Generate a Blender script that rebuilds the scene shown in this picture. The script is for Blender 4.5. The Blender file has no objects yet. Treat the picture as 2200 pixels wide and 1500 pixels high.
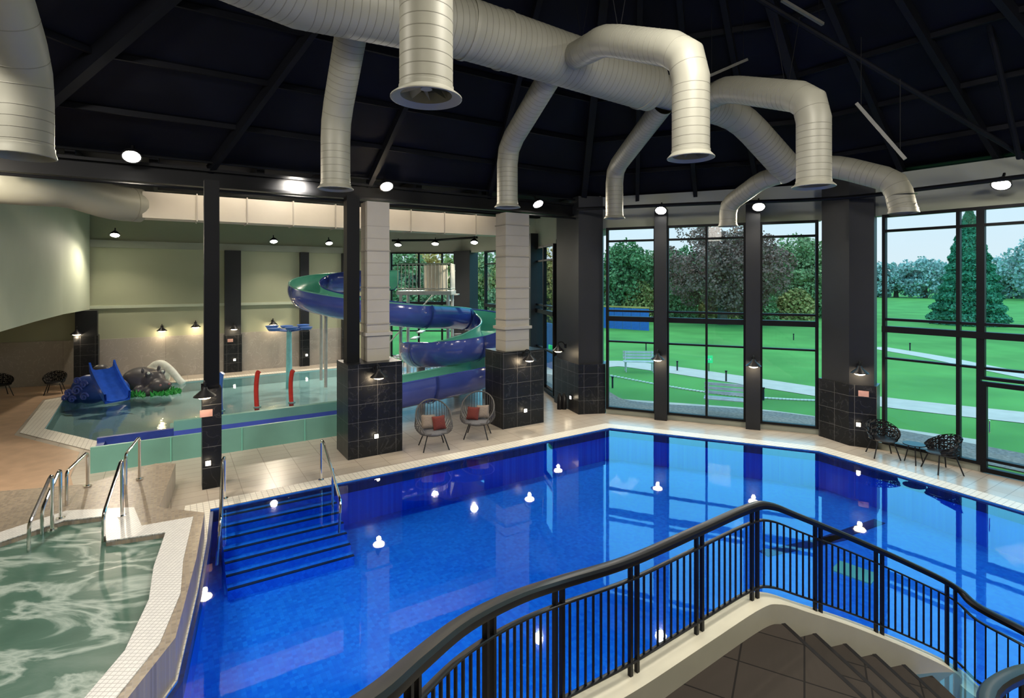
import bpy, bmesh, math, random
from mathutils import Vector, Matrix
random.seed(7)
# ---- survey constants: eye 4.2 m above the deck, level camera looking along +Y
F=1150.;HZ=600.;CX=1100.;EYE=4.2
def W(px,py,z=0.):
    d=(EYE-z)*F/(py-HZ); return Vector(((px-CX)/F*d,d,z))
def Dp(px,py,d): return Vector(((px-CX)/F*d,d,EYE-(py-HZ)*d/F))
def X(px,d,z): return Vector(((px-CX)/F*d,d,z))
def R(px,P,Q):
    k=(px-CX)/F; dx=Q[0]-P[0]; dy=Q[1]-P[1]
    s=(k*P[1]-P[0])/(dx-k*dy); return Vector((P[0]+s*dx,P[1]+s*dy))
V=Vector
sc=bpy.context.scene
# ---------------------------------------------------------------- materials
def _new(name):
    m=bpy.data.materials.new(name); m.use_nodes=True
    nt=m.node_tree; b=nt.nodes['Principled BSDF']; return m,nt,b
def c4(c): return (c[0],c[1],c[2],1)
def mat(name,col,rough=.5,metal=0,var=.12,ns=6,bump=0,emis=None,es=0,coat=0,spec=.5):
    m,nt,b=_new(name)
    tc=nt.nodes.new('ShaderNodeTexCoord'); n=nt.nodes.new('ShaderNodeTexNoise')
    n.inputs['Scale'].default_value=ns; n.inputs['Detail'].default_value=4
    nt.links.new(tc.outputs['Object'],n.inputs['Vector'])
    r=nt.nodes.new('ShaderNodeValToRGB')
    r.color_ramp.elements[0].position=.3; r.color_ramp.elements[1].position=.7
    r.color_ramp.elements[0].color=c4([x*(1-var) for x in col]); r.color_ramp.elements[1].color=c4([min(1,x*(1+var)) for x in col])
    nt.links.new(n.outputs['Fac'],r.inputs['Fac']); nt.links.new(r.outputs['Color'],b.inputs['Base Color'])
    b.inputs['Roughness'].default_value=rough; b.inputs['Metallic'].default_value=metal
    b.inputs['Specular IOR Level'].default_value=spec; b.inputs['Coat Weight'].default_value=coat
    if emis: b.inputs['Emission Color'].default_value=c4(emis); b.inputs['Emission Strength'].default_value=es
    if bump:
        bp=nt.nodes.new('ShaderNodeBump'); bp.inputs['Strength'].default_value=bump; bp.inputs['Distance'].default_value=.02
        nt.links.new(n.outputs['Fac'],bp.inputs['Height']); nt.links.new(bp.outputs['Normal'],b.inputs['Normal'])
    return m
def tile(name,c1,c2,g,w,h,ms,rough=.3,rot=0,off=0,bump=.3,marb=0,mc=(.5,.5,.5),spec=.5):
    m,nt,b=_new(name)
    uv=nt.nodes.new('ShaderNodeUVMap'); mp=nt.nodes.new('ShaderNodeMapping'); mp.inputs['Rotation'].default_value[2]=rot
    nt.links.new(uv.outputs[0],mp.inputs[0])
    br=nt.nodes.new('ShaderNodeTexBrick'); br.offset=off
    nt.links.new(mp.outputs[0],br.inputs['Vector'])
    br.inputs['Color1'].default_value=c4(c1); br.inputs['Color2'].default_value=c4(c2); br.inputs['Mortar'].default_value=c4(g)
    br.inputs['Scale'].default_value=1; br.inputs['Mortar Size'].default_value=ms; br.inputs['Brick Width'].default_value=w; br.inputs['Row Height'].default_value=h
    out=br.outputs['Color']
    if marb:
        n=nt.nodes.new('ShaderNodeTexNoise'); n.inputs['Scale'].default_value=1.3; n.inputs['Detail'].default_value=8; n.inputs['Distortion'].default_value=2.5
        nt.links.new(uv.outputs[0],n.inputs['Vector'])
        r=nt.nodes.new('ShaderNodeValToRGB'); e=r.color_ramp.elements
        e[0].position=.485; e[0].color=(0,0,0,1); e[1].position=.5; e[1].color=(1,1,1,1); e3=e.new(.515); e3.color=(0,0,0,1)
        nt.links.new(n.outputs['Fac'],r.inputs['Fac'])
        mu=nt.nodes.new('ShaderNodeMath'); mu.operation='MULTIPLY'; mu.inputs[1].default_value=marb
        nt.links.new(r.outputs['Color'],mu.inputs[0])
        mx=nt.nodes.new('ShaderNodeMixRGB'); mx.inputs[2].default_value=c4(mc)
        nt.links.new(mu.outputs[0],mx.inputs[0]); nt.links.new(out,mx.inputs[1]); out=mx.outputs[0]
    nt.links.new(out,b.inputs['Base Color']); b.inputs['Roughness'].default_value=rough; b.inputs['Specular IOR Level'].default_value=spec
    if bump:
        bp=nt.nodes.new('ShaderNodeBump'); bp.inputs['Strength'].default_value=bump; bp.inputs['Distance'].default_value=.004; bp.invert=True
        nt.links.new(br.outputs['Fac'],bp.inputs['Height']); nt.links.new(bp.outputs['Normal'],b.inputs['Normal'])
    return m
def water(name,tint,rip=.03,scale=2.5,ior=1.36):
    m=bpy.data.materials.new(name); m.use_nodes=True; nt=m.node_tree; nt.nodes.clear()
    o=nt.nodes.new('ShaderNodeOutputMaterial'); t=nt.nodes.new('ShaderNodeBsdfTransparent'); t.inputs[0].default_value=c4(tint)
    g=nt.nodes.new('ShaderNodeBsdfGlossy'); g.inputs['Roughness'].default_value=.025; g.inputs['Color'].default_value=(1,1,1,1)
    fr=nt.nodes.new('ShaderNodeFresnel'); fr.inputs['IOR'].default_value=ior; mx=nt.nodes.new('ShaderNodeMixShader')
    n=nt.nodes.new('ShaderNodeTexNoise'); n.inputs['Scale'].default_value=scale; n.inputs['Detail'].default_value=3
    tc=nt.nodes.new('ShaderNodeTexCoord'); nt.links.new(tc.outputs['Object'],n.inputs['Vector'])
    bp=nt.nodes.new('ShaderNodeBump'); bp.inputs['Strength'].default_value=rip; bp.inputs['Distance'].default_value=.05
    nt.links.new(n.outputs['Fac'],bp.inputs['Height']); nt.links.new(bp.outputs['Normal'],g.inputs['Normal'])
    nt.links.new(fr.outputs[0],mx.inputs[0]); nt.links.new(t.outputs[0],mx.inputs[1]); nt.links.new(g.outputs[0],mx.inputs[2]); nt.links.new(mx.outputs[0],o.inputs[0])
    return m
def foam():
    m,nt,b=_new('spa_foam')
    tc=nt.nodes.new('ShaderNodeTexCoord'); mp=nt.nodes.new('ShaderNodeMapping'); mp.inputs['Rotation'].default_value[2]=.5; mp.inputs['Scale'].default_value=(.8,1.7,1)
    n=nt.nodes.new('ShaderNodeTexNoise'); n.inputs['Scale'].default_value=1.0; n.inputs['Detail'].default_value=7; n.inputs['Roughness'].default_value=.5; n.inputs['Distortion'].default_value=.6
    nt.links.new(tc.outputs['Object'],mp.inputs[0]); nt.links.new(mp.outputs[0],n.inputs['Vector']); r=nt.nodes.new('ShaderNodeValToRGB'); e=r.color_ramp.elements
    e[0].position=.30; e[0].color=(.040,.105,.078,1); e[1].position=.45; e[1].color=(.065,.145,.11,1); x=e.new(.50); x.color=(.38,.47,.42,1); y=e.new(.55); y.color=(.075,.155,.12,1); z=e.new(.72); z.color=(.12,.20,.165,1)
    nt.links.new(n.outputs['Fac'],r.inputs['Fac']); nt.links.new(r.outputs[0],b.inputs['Base Color']); b.inputs['Roughness'].default_value=.3
    bp=nt.nodes.new('ShaderNodeBump'); bp.inputs['Strength'].default_value=.15; bp.inputs['Distance'].default_value=.1
    nt.links.new(n.outputs['Fac'],bp.inputs['Height']); nt.links.new(bp.outputs['Normal'],b.inputs['Normal']); return m
ROT=-math.radians(32.5)
m_floor=tile('deck_tile',(.46,.41,.35),(.50,.44,.37),(.31,.27,.23),.6,.3,.006,.25,ROT)
m_resin=mat('resin_floor',(.50,.34,.23),.3,var=.12,ns=3)
m_white=tile('white_grating',(.85,.81,.72),(.8,.76,.68),(.5,.46,.4),.1,.1,.006,.4,ROT)
m_whitem=tile('white_mosaic',(.82,.81,.78),(.76,.75,.73),(.52,.51,.49),.05,.05,.004,.25,0)
m_tanmos=tile('tan_mosaic',(.36,.29,.21),(.22,.18,.14),(.29,.25,.21),.05,.05,.004,.3,ROT)
m_blue=tile('blue_mosaic',(.005,.16,.86),(.018,.27,1.0),(.010,.20,.9),.06,.06,.003,.3,ROT)
m_blueband=tile('navy_mosaic',(.003,.015,.12),(.006,.03,.2),(.01,.03,.15),.06,.06,.003,.3,ROT)
m_kids=tile('kids_mosaic',(.42,.64,.66),(.48,.69,.71),(.45,.62,.62),.06,.06,.003,.4,ROT)
m_btile=tile('black_tile',(.007,.008,.010),(.010,.011,.014),(.13,.13,.13),.46,.42,.004,.35,0,0,.2,.10,(.25,.25,.26),.3)
m_marble=tile('grey_marble',(.38,.35,.31),(.42,.39,.35),(.15,.14,.13),2.4,1.9,.004,.3,0,0,.2,.5,(.6,.58,.55))
m_green=mat('sage_wall',(.38,.40,.28),.7,var=.03,ns=1)
m_pale=mat('pale_green_wall',(.52,.57,.45),.7,var=.03,ns=1)
m_frz=mat('frieze_paint',(.34,.36,.30),.7,var=.04,ns=1)
m_dark=mat('charcoal_paint',(.020,.022,.026),.5,var=.1,ns=2,spec=.3)
m_grey=mat('pier_grey',(.018,.020,.024),.55,var=.08,ns=2,spec=.3)
m_steel=mat('black_steel',(.006,.0065,.008),.5,var=.1,ns=2,spec=.18)
m_roof=mat('roof_liner',(.0042,.0052,.0105),.7,var=.35,ns=.8,spec=.12)
m_raft=mat('rafter_paint',(.0045,.0052,.0085),.6,var=.2,ns=2,spec=.15)
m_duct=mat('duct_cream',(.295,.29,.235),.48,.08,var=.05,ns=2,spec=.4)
m_seam=mat('duct_spiral_seam',(.205,.20,.16),.5,.05,var=.05,ns=2,spec=.3)  # darker cream for the raised spiral seams
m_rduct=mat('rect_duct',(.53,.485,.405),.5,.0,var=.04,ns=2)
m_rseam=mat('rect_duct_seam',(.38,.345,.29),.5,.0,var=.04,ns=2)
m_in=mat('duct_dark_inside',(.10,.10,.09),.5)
m_vane=mat('vane_metal',(.32,.32,.27),.4,.3)
m_chrome=mat('polished_steel',(.75,.72,.68),.15,1.0,var=.03)
m_rail=mat('satin_black_rail',(.004,.004,.006),.36,var=.1,spec=.28)
m_cream=mat('cream_plaster',(.60,.57,.44),.6,var=.05,ns=3,bump=.1)
m_carpet=tile('stair_carpet',(.040,.033,.026),(.050,.041,.033),(.016,.014,.012),.5,.5,.008,.9,.5,spec=.15)
m_nose=mat('stair_nosing',(.014,.012,.011),.7,spec=.15)
m_sblue=mat('slide_blue',(.07,.11,.46),.15,var=.1,ns=2,coat=.6)
m_mint=mat('slide_mint',(.20,.60,.48),.25,var=.06,ns=2,coat=.3)
m_trough=mat('trough_mint',(.16,.37,.31),.35,var=.06,ns=2)
m_slideflange=mat('slide_flange',(.03,.055,.26),.3)
m_gpost=mat('galvanised_post',(.52,.51,.47),.45,.1)
m_red=mat('red_paint',(.55,.04,.03),.3); m_bluep=mat('blue_paint',(.05,.14,.48),.3); m_teal=mat('teal_paint',(.24,.58,.60),.3)
m_hippo=mat('hippo_grey',(.075,.07,.08),.4,ns=4,bump=.1); m_hw=mat('sculpture_white',(.74,.77,.72),.4)
m_gr=mat('sculpture_green',(.03,.35,.06),.5); m_wave=mat('wave_blue',(.03,.08,.36),.3,bump=.1,ns=5); m_pink=mat('pink',(.35,.15,.15),.5)
m_chute=mat('chute_blue',(.03,.12,.66),.2,coat=.5)
m_em=mat('lamp_glow',(1,1,1),emis=(1,.93,.78),es=80); m_emw=mat('warm_bulb',(1,1,1),emis=(1,.80,.5),es=18); m_ems=mat('step_light_glow',(1,1,1),emis=(1,.9,.7),es=9)
m_wick=mat('wicker',(.085,.08,.078),.6); m_cush=mat('grey_cushion',(.15,.15,.165),.9,bump=.2,ns=30); m_redc=mat('rust_fabric',(.15,.028,.022),.9,bump=.2,ns=30); m_bei=mat('beige_fabric',(.27,.22,.18),.9,bump=.2,ns=30)
m_blk=mat('black_plastic',(.010,.010,.012),.4,spec=.3)
m_stepn=mat('step_nosing_navy',(.004,.010,.045),.5)
m_grass=mat('lawn',(.095,.285,.065),.9,var=.2,ns=.3,spec=.1)
m_path=mat('pale_path',(.50,.455,.40),.8,var=.08,ns=2); m_gravel=mat('gravel',(.20,.18,.16),.9,var=.4,ns=12,bump=.3)
m_bark=mat('bark',(.10,.07,.05),.9,bump=.4,ns=5)
m_sign=mat('sign_plate',(.42,.24,.22),.5); m_signg=mat('sign_green',(.02,.5,.15),.5,emis=(.02,.6,.2),es=.6); m_signw=mat('sign_white',(.8,.8,.8),.5)
m_bench=mat('bench_white',(.55,.6,.64),.5); m_fence=mat('blue_hoarding',(.02,.12,.42),.5)
m_glass=water('window_glass',(.93,.98,1.0),0,1,1.45); m_water=water('pool_water',(.70,.95,1.0),.008,3.,1.48); m_kwater=water('kids_water',(.88,.98,1.0),.06,4.,1.33); m_foam=foam()
# ---------------------------------------------------------------- mesh helpers
wl={}
def tag(o,label=None,cat=None,kind=None,group=None):
    if label: o["label"]=label
    if cat: o["category"]=cat
    if kind: o["kind"]=kind
    if group: o["group"]=group
    return o
def thing(name,label,cat,loc=(0,0,0),group=None,kind=None):
    e=bpy.data.objects.new(name,None); e.empty_display_size=.2; sc.collection.objects.link(e); e.location=loc; wl[e.name]=V(loc)
    return tag(e,label,cat,kind,group)
def mk(name,bm,mt,parent=None,smooth=False,label=None,cat=None,kind=None,group=None,recalc=True):
    if recalc: bmesh.ops.recalc_face_normals(bm,faces=bm.faces)
    uvl=bm.loops.layers.uv.new('UVMap')
    for f in bm.faces:
        n=f.normal; f.smooth=smooth
        if abs(n.z)>.7 or (abs(n.x)+abs(n.y))<1e-6:
            for l in f.loops: l[uvl].uv=(l.vert.co.x,l.vert.co.y)
        else:
            q=math.hypot(n.x,n.y); tx,ty=-n.y/q,n.x/q
            for l in f.loops: l[uvl].uv=(l.vert.co.x*tx+l.vert.co.y*ty,l.vert.co.z)
    me=bpy.data.meshes.new(name); 
    xs=[v.co for v in bm.verts]
    lo=V((min(v.x for v in xs),min(v.y for v in xs),min(v.z for v in xs))); hi=V((max(v.x for v in xs),max(v.y for v in xs),max(v.z for v in xs)))
    c=V(((lo.x+hi.x)/2,(lo.y+hi.y)/2,lo.z))
    for v in bm.verts: v.co-=c
    bm.to_mesh(me); bm.free()
    for m in (mt if isinstance(mt,(list,tuple)) else [mt]): me.materials.append(m)
    if smooth:
        try: me.set_sharp_from_angle(angle=math.radians(35))
        except Exception: pass
    o=bpy.data.objects.new(name,me); sc.collection.objects.link(o); wl[o.name]=c.copy()
    if parent is not None:
        o.parent=parent; o.location=c-wl[parent.name]
    else: o.location=c
    return tag(o,label,cat,kind,group)
def B(): return bmesh.new()
def box(bm,c,size,rz=0):
    c=V(c); M=Matrix.Translation(c)@Matrix.Rotation(rz,4,'Z')@Matrix.Diagonal((size[0],size[1],size[2],1))
    return bmesh.ops.create_cube(bm,size=1,matrix=M)
def beam(bm,p,q,w,h):
    p=V(p);q=V(q);t=(q-p);L=t.length;t.normalize()
    up=V((0,0,1)) if abs(t.z)<.99 else V((0,1,0))
    s=t.cross(up).normalized();u=s.cross(t)
    M=Matrix((( t.x*L,s.x*w,u.x*h,(p.x+q.x)/2),(t.y*L,s.y*w,u.y*h,(p.y+q.y)/2),(t.z*L,s.z*w,u.z*h,(p.z+q.z)/2),(0,0,0,1)))
    bmesh.ops.create_cube(bm,size=1,matrix=M)
def fillet(pts,rad,n=4):
    pts=[V(p) for p in pts]; out=[pts[0]]
    for i in range(1,len(pts)-1):
        a=(pts[i-1]-pts[i]);b=(pts[i+1]-pts[i]);r=min(rad,a.length*.45,b.length*.45)
        A=pts[i]+a.normalized()*r;C=pts[i]+b.normalized()*r
        for k in range(n+1):
            t=k/n; out.append(A*(1-t)**2+pts[i]*2*t*(1-t)+C*t*t)
    out.append(pts[-1]); return out
def catmull(pts,n=8):
    pts=[V(p) for p in pts]; P=[pts[0]*2-pts[1]]+pts+[pts[-1]*2-pts[-2]]; out=[]
    for i in range(1,len(P)-2):
        for k in range(n):
            t=k/n; a,b,c,d=P[i-1:i+3]
            out.append(.5*((2*b)+(c-a)*t+(2*a-5*b+4*c-d)*t*t+(3*b-a-3*c+d)*t**3))
    out.append(pts[-1]); return out
def tube(bm,pts,r,seg=10,rib=0,ribh=.03,caps=True,rw=.008):
    # constant-section sweep with mitred joints; raised seams use material slot 1
    pts=[V(p) for p in pts]; n=len(pts)
    ts=[(pts[i+1]-pts[i]).normalized() for i in range(n-1)]
    t=ts[0]; up=V((0,0,1)) if abs(t.z)<.95 else V((0,1,0)); s=t.cross(up).normalized(); u=s.cross(t)
    ring=[pts[0]+(s*math.cos(a)+u*math.sin(a))*r for a in [2*math.pi*k/seg for k in range(seg)]]
    rings=[(ring,0)]; R0=ring
    for i in range(1,n):
        t=ts[i-1]; nn=(ts[i-1]+ts[i]).normalized() if i<n-1 else t
        L=(pts[i]-pts[i-1]).length
        if rib and L>rib*1.5:
            offs=[(v-pts[i-1])-t*((v-pts[i-1]).dot(t)) for v in R0]
            k=int(L/rib)
            for j in range(1,k):
                s0=j*L/k
                for ds,fc,mi in ((-rw,1,0),(-rw*.5,1+ribh,1),(rw*.5,1+ribh,1),(rw,1,1)):
                    rings.append(([pts[i-1]+t*(s0+ds)+o*fc for o in offs],mi))
        R1=[]
        for v in R0:
            R1.append(v+t*((pts[i]-v).dot(nn)/t.dot(nn)))
        rings.append((R1,0)); R0=R1
    prev=None; allr=[]
    for rg,mi in rings:
        vs=[bm.verts.new(v) for v in rg]; allr.append(vs)
        if prev:
            for k in range(seg):
                f=bm.faces.new((prev[k],prev[(k+1)%seg],vs[(k+1)%seg],vs[k])); f.material_index=mi
        prev=vs
    if caps: bm.faces.new(allr[0][::-1]); bm.faces.new(allr[-1])
    return bm
def taper(bm,p,q,r1,r2,seg=10,caps=True):
    p=V(p);q=V(q);t=(q-p).normalized(); up=V((0,0,1)) if abs(t.z)<.95 else V((0,1,0)); s=t.cross(up).normalized();u=s.cross(t)
    A=[bm.verts.new(p+(s*math.cos(a)+u*math.sin(a))*r1) for a in [2*math.pi*k/seg for k in range(seg)]]
    C=[bm.verts.new(q+(s*math.cos(a)+u*math.sin(a))*r2) for a in [2*math.pi*k/seg for k in range(seg)]]
    for k in range(seg): bm.faces.new((A[k],A[(k+1)%seg],C[(k+1)%seg],C[k]))
    if caps: bm.faces.new(A[::-1]); bm.faces.new(C)
def lathe(bm,prof,c,seg=24):
    c=V(c); prev=None
    for r,z in prof:
        vs=[bm.verts.new(c+V((r*math.cos(a),r*math.sin(a),z))) for a in [2*math.pi*k/seg for k in range(seg)]]
        if prev:
            for k in range(seg): bm.faces.new((prev[k],prev[(k+1)%seg],vs[(k+1)%seg],vs[k]))
        prev=vs
def sph(bm,c,r,s=(1,1,1),seg=16,M=None):
    T=Matrix.Translation(V(c)); 
    if M is not None: T=T@M
    bmesh.ops.create_uvsphere(bm,u_segments=seg,v_segments=max(6,seg*2//3),radius=r,matrix=T@Matrix.Diagonal((s[0],s[1],s[2],1)))
def prism(bm,poly,z0,z1):
    a=[bm.verts.new((p[0],p[1],z0)) for p in poly]; b=[bm.verts.new((p[0],p[1],z1)) for i,p in enumerate(poly)]
    n=len(poly)
    for i in range(n): bm.faces.new((a[i],a[(i+1)%n],b[(i+1)%n],b[i]))
    bm.faces.new(a[::-1]); bm.faces.new(b)
def fill(bm,loops,z):
    es=[]
    for lp in loops:
        vs=[bm.verts.new((p[0],p[1],z)) for p in lp]
        for i in range(len(vs)): es.append(bm.edges.new((vs[i],vs[(i+1)%len(vs)])))
    bmesh.ops.triangle_fill(bm,use_beauty=True,edges=es,normal=(0,0,1))
    for f in bm.faces:
        f.normal_update()
        if abs(f.normal.z)>.9 and f.normal.z<0: f.normal_flip()
def area(p): return .5*sum(p[i][0]*p[(i+1)%len(p)][1]-p[(i+1)%len(p)][0]*p[i][1] for i in range(len(p)))
def offset(poly,d):
    s=1 if area(poly)>0 else -1; n=len(poly); out=[]
    for i in range(n):
        a=V(poly[i-1][:2]);b=V(poly[i][:2]);c=V(poly[(i+1)%n][:2])
        e1=(b-a).normalized();e2=(c-b).normalized()
        n1=V((e1.y,-e1.x))*s;n2=V((e2.y,-e2.x))*s
        m=(n1+n2); m=m/max(.5,m.length_squared)*2
        out.append(b+m*d)
    return out
def band(bm,a,b,z,skirt=.0):
    n=len(a); A=[bm.verts.new((p[0],p[1],z)) for p in a];C=[bm.verts.new((p[0],p[1],z)) for p in b]
    for i in range(n):
        f=bm.faces.new((A[i],A[(i+1)%n],C[(i+1)%n],C[i])); f.normal_update()
        if f.normal.z<0: f.normal_flip()
    if skirt:
        for L in (A,C):
            D=[bm.verts.new(v.co-V((0,0,skirt))) for v in L]
            for i in range(n): bm.faces.new((L[i],L[(i+1)%n],D[(i+1)%n],D[i]))
def cpy(root,loc,rz=None,scale=None,label=None):
    def rec(o,par):
        c=o.copy(); sc.collection.objects.link(c)
        if par is not None: c.parent=par
        for ch in list(o.children): rec(ch,c)
        return c
    c=rec(root,None); c.location=loc
    if rz is not None: c.rotation_euler=(0,0,rz)
    if scale: c.scale=(scale,)*3
    if label: c["label"]=label
    return c
def light(name,typ,loc,energy,color=(1,.9,.75),size=.1,parent=None,aim=None,ang=2.2,blend=.6,sy=None):
    l=bpy.data.lights.new(name,typ); l.energy=energy; l.color=color
    if typ=='AREA':
        l.shape='RECTANGLE' if sy else 'SQUARE'; l.size=size
        if sy: l.size_y=sy
    else: l.shadow_soft_size=size
    if typ=='SPOT': l.spot_size=ang; l.spot_blend=blend
    o=bpy.data.objects.new(name,l); sc.collection.objects.link(o); o.location=loc
    if aim is not None: o.rotation_euler=(V(aim)-V(loc)).to_track_quat('-Z','Y').to_euler()
    if parent is not None: o.parent=parent
    return o
# ---------------------------------------------------------------- plan
A=V((-9.6,9.85)); Bc=V((2.3,17.4)); n_ab=V((.536,-.844)); d_ab=V((.844,.536)); TH=math.radians(32.4)
C0=V((2.94,16.75));C1=V((8.33,14.45)); D0=V((9.05,13.3));D1=V((12.7,8.3)); THC=math.atan2(C1.y-C0.y,C1.x-C0.x); THD=math.atan2(D1.y-D0.y,D1.x-D0.x)
room=[(-21,-5.5),(-21,20.2),(-17.1,21.6),(-8.6,27.1),(-2.5,26.9),(.95,21.4),(1.55,18.9),(2.8,17.0),(8.4,14.6),(9.1,13.5),(12.8,8.4),(13.5,4),(13.5,-5.5)]
eaves=[(-9.6,9.85),(2.3,17.4),(8.8,14.9),(13.3,9),(13.6,2),(10,-5.6),(-6,-5.6),(-12,2)]
pool=[W(452,1095),W(1310,920),W(1760,970),W(2200,1100),V((10.6,6.8,0)),V((10.6,3,0)),V((-3.3,3,0)),V((-3.42,4.8,0)),V((-3.5,5.6,0)),V((-4.22,7.19,0)),V((-4.9,8.6,0))]
pool=[(p.x,p.y) for p in pool]
kids=[(-13.1,15),(-15.6,18.6),(-14.4,21.2),(-8.0,25.4),(-4.4,22.8),(-3.6,19),(-5.6,16.6),(-10.2,13.6)]
bm=B(); fill(bm,[room,pool,kids],0); mk('floor',bm,m_floor,label='beige rectangular deck tiles around the pools',cat='floor',kind='structure',recalc=False)
resin=[(-20.9,3),(-9.9,3),(-9.9,9.4),(-8.2,10.1),(-9.4,11.4),(-10.5,13.0),(-13.4,14.4),(-16.3,18.6),(-15.2,22.2),(-20.9,20.1)]
bm=B(); fill(bm,[resin],.006); mk('floor_resin',bm,m_resin,label='tan resin floor beside the shallow pool',cat='floor',kind='structure',recalc=False)
# pools
PB=-.88
def basin(poly,zb):
    bm=B(); fill(bm,[poly],zb); n=len(poly)
    for i in range(n):
        a=poly[i];b=poly[(i+1)%n]
        bm.faces.new([bm.verts.new(v) for v in ((a[0],a[1],0),(b[0],b[1],0),(b[0],b[1],zb),(a[0],a[1],zb))])
    return bm
sp=thing('swimming_pool','large blue mosaic pool with a pale overflow grating edge','swimming pool',(4,9,PB))
mk('basin',basin(pool,PB),m_blue,sp,recalc=False)
bm=B(); fill(bm,[pool],-.03); mk('water',bm,m_water,sp,recalc=False,label='clear still water')
bm=B(); op=offset(pool,.42); band(bm,pool[:],op,.008); mk('overflow_grating',bm,m_white,sp,recalc=False,label='pale slotted grating strip')
bm=B(); band(bm,pool,offset(pool,-.05),-.02,.2); mk('edge_trim',bm,m_blueband,sp,recalc=False)
e0=V(pool[0])+d_ab*.15; wid=2.0
for k in range(7):
    bm=B(); a=e0+n_ab*(.235*k); z=-.10-.105*k
    c=a+d_ab*wid/2+n_ab*.1175; box(bm,(c.x,c.y,(z+PB)/2),(wid,.235,z-PB),TH); s=mk('pool_step',bm,m_blue,sp)
    bm=B(); c2=a+d_ab*wid/2+n_ab*.20; box(bm,(c2.x,c2.y,z+.004),(wid,.07,.014),TH); mk('step_nosing',bm,m_stepn,s,label='dark nosing strip')
for i,(a,b) in enumerate([(W(1760,1165,PB+.01),W(1890,1120,PB+.01)),(W(1640,1190,PB+.01),W(1830,1150,PB+.01))]):
    bm=B(); beam(bm,a,b,.22,.01); mk('lane_marking',bm,m_blueband,sp,label='dark blue floor marking')
bm=B(); beam(bm,W(1795,1215,PB+.01),W(1880,1245,PB+.01),.45,.02); mk('drain_grate',bm,m_mint,sp,label='pale green floor drain grate')
kp=thing('shallow_pool','shallow turquoise children\'s pool with white edging','swimming pool',(-9,19,-.4))
mk('basin',basin(kids,-.4),m_kids,kp,recalc=False)
bm=B(); fill(bm,[kids],-.03); mk('water',bm,m_kwater,kp,recalc=False)
bm=B(); band(bm,kids,offset(kids,.5),.012); mk('edge_tiles',bm,m_white,kp,recalc=False)
# spa
spw=[(-5.12,7.91),(-4.66,6.96),(-4.24,6.25),(-3.9,5.39),(-3.82,4.79),(-3.82,3.5),(-7,3.2),(-8,5),(-7.5,7.2),(-6.95,8.3),(-6.45,8.45),(-5.8,7.65)]
spo=[(-9.7,9.3),(-7.8,9.8),(-7.25,10.9),(-6.85,10.9),(-5.8,8.8),(-4.94,8.6),(-4.24,7.19),(-3.52,5.6),(-3.44,4.79),(-3.42,3.02),(-9.7,3.02)]
spa=thing('whirlpool_spa','raised mosaic spa tub with white rim and foaming green water','spa',(-6,6,0))
bm=B(); fill(bm,[spo,spw],.45)
for lp,z0 in ((spo,-.6),(spw,0)):
    for i in range(len(lp)):
        a=lp[i];b=lp[(i+1)%len(lp)]
        bm.faces.new([bm.verts.new(v) for v in ((a[0],a[1],z0),(b[0],b[1],z0),(b[0],b[1],.45),(a[0],a[1],.45))])
mk('mosaic_surround',bm,m_tanmos,spa,recalc=False)
bm=B(); fill(bm,[spw],.38); mk('water',bm,m_foam,spa,recalc=False,label='churning grey-green water with white foam streaks')
rim_o=[(-5.02,8.43),(-4.38,7.13),(-3.95,6.38),(-3.62,5.5),(-3.54,4.79),(-3.54,3.1),(-7.2,3.05),(-8.35,4.9),(-7.85,7.35),(-7.2,8.65),(-6.2,8.78),(-5.62,8.12)]
bm=B(); band(bm,spw,rim_o,.462,.03); mk('rim',bm,m_whitem,spa,recalc=False,label='white mosaic rim')
bm=B(); prism(bm,[(-9.7,9.32),(-7.82,9.82),(-7.3,10.9),(-7.75,11.0),(-8.2,10.15),(-9.75,9.75)],0,.22); mk('entry_step',bm,m_tanmos,spa,label='low tan mosaic entry step')
# ---------------------------------------------------------------- walls
def wall(name,P,Q,z0,z1,mt,th=.3,side=1,label='painted wall',cat='wall',kind='structure'):
    P=V(P[:2]);Q=V(Q[:2]);t=(Q-P).normalized();n=V((-t.y,t.x))*side
    bm=B(); prism(bm,[P,Q,Q+n*th,P+n*th],z0,z1); return mk(name,bm,mt,label=label,cat=cat,kind=kind)
wall('wall_back',(-17.1,21.6),(-8.6,27.1),0,6.9,m_green,label='sage green wall behind the shallow pool')
wall('wall_back_side',(-21,20.2),(-17.1,21.6),0,6.9,m_green)
wall('wall_back_end',(-8.6,27.1),R(838,(-8.6,27.1),(-2.5,26.9)),0,6.9,m_green)
wall('wall_left',(-21,-5.5),(-21,20.2),0,6.9,m_green)
wall('wall_front',(-21,-5.5),(13.5,-5.5),0,6.9,m_green,side=-1)
wall('wall_right',(13.5,4),(13.5,-5.5),0,6.9,m_green,side=1)
wall('wall_right_angle',(12.8,8.3),(13.5,4),0,6.9,m_green,side=1)
wall('wall_frieze_window_side',(2.8,17.0),(8.45,14.6),5.8,6.8,m_frz)
wall('wall_frieze_door_side',(8.45,14.6),(9.1,13.5),5.8,6.8,m_frz)
wall('wall_frieze_garden_side',(9.1,13.5),(12.8,8.4),5.78,6.8,m_frz)
wall('wall_frieze_corner',(1.55,18.9),(2.8,17.0),5.6,6.9,m_frz)
wall('wall_frieze_far_side',(.95,21.4),(1.55,18.9),5.45,6.9,m_frz)
wall('wall_frieze_angle',(-2.5,26.9),(.95,21.4),5.5,6.9,m_frz)
wall('wall_frieze_slide',R(838,(-8.6,27.1),(-2.5,26.9)),(-2.5,26.9),5.55,6.9,m_frz)
t=V((8.5,5.5)).normalized(); nb=V((t.y,-t.x))
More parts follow.
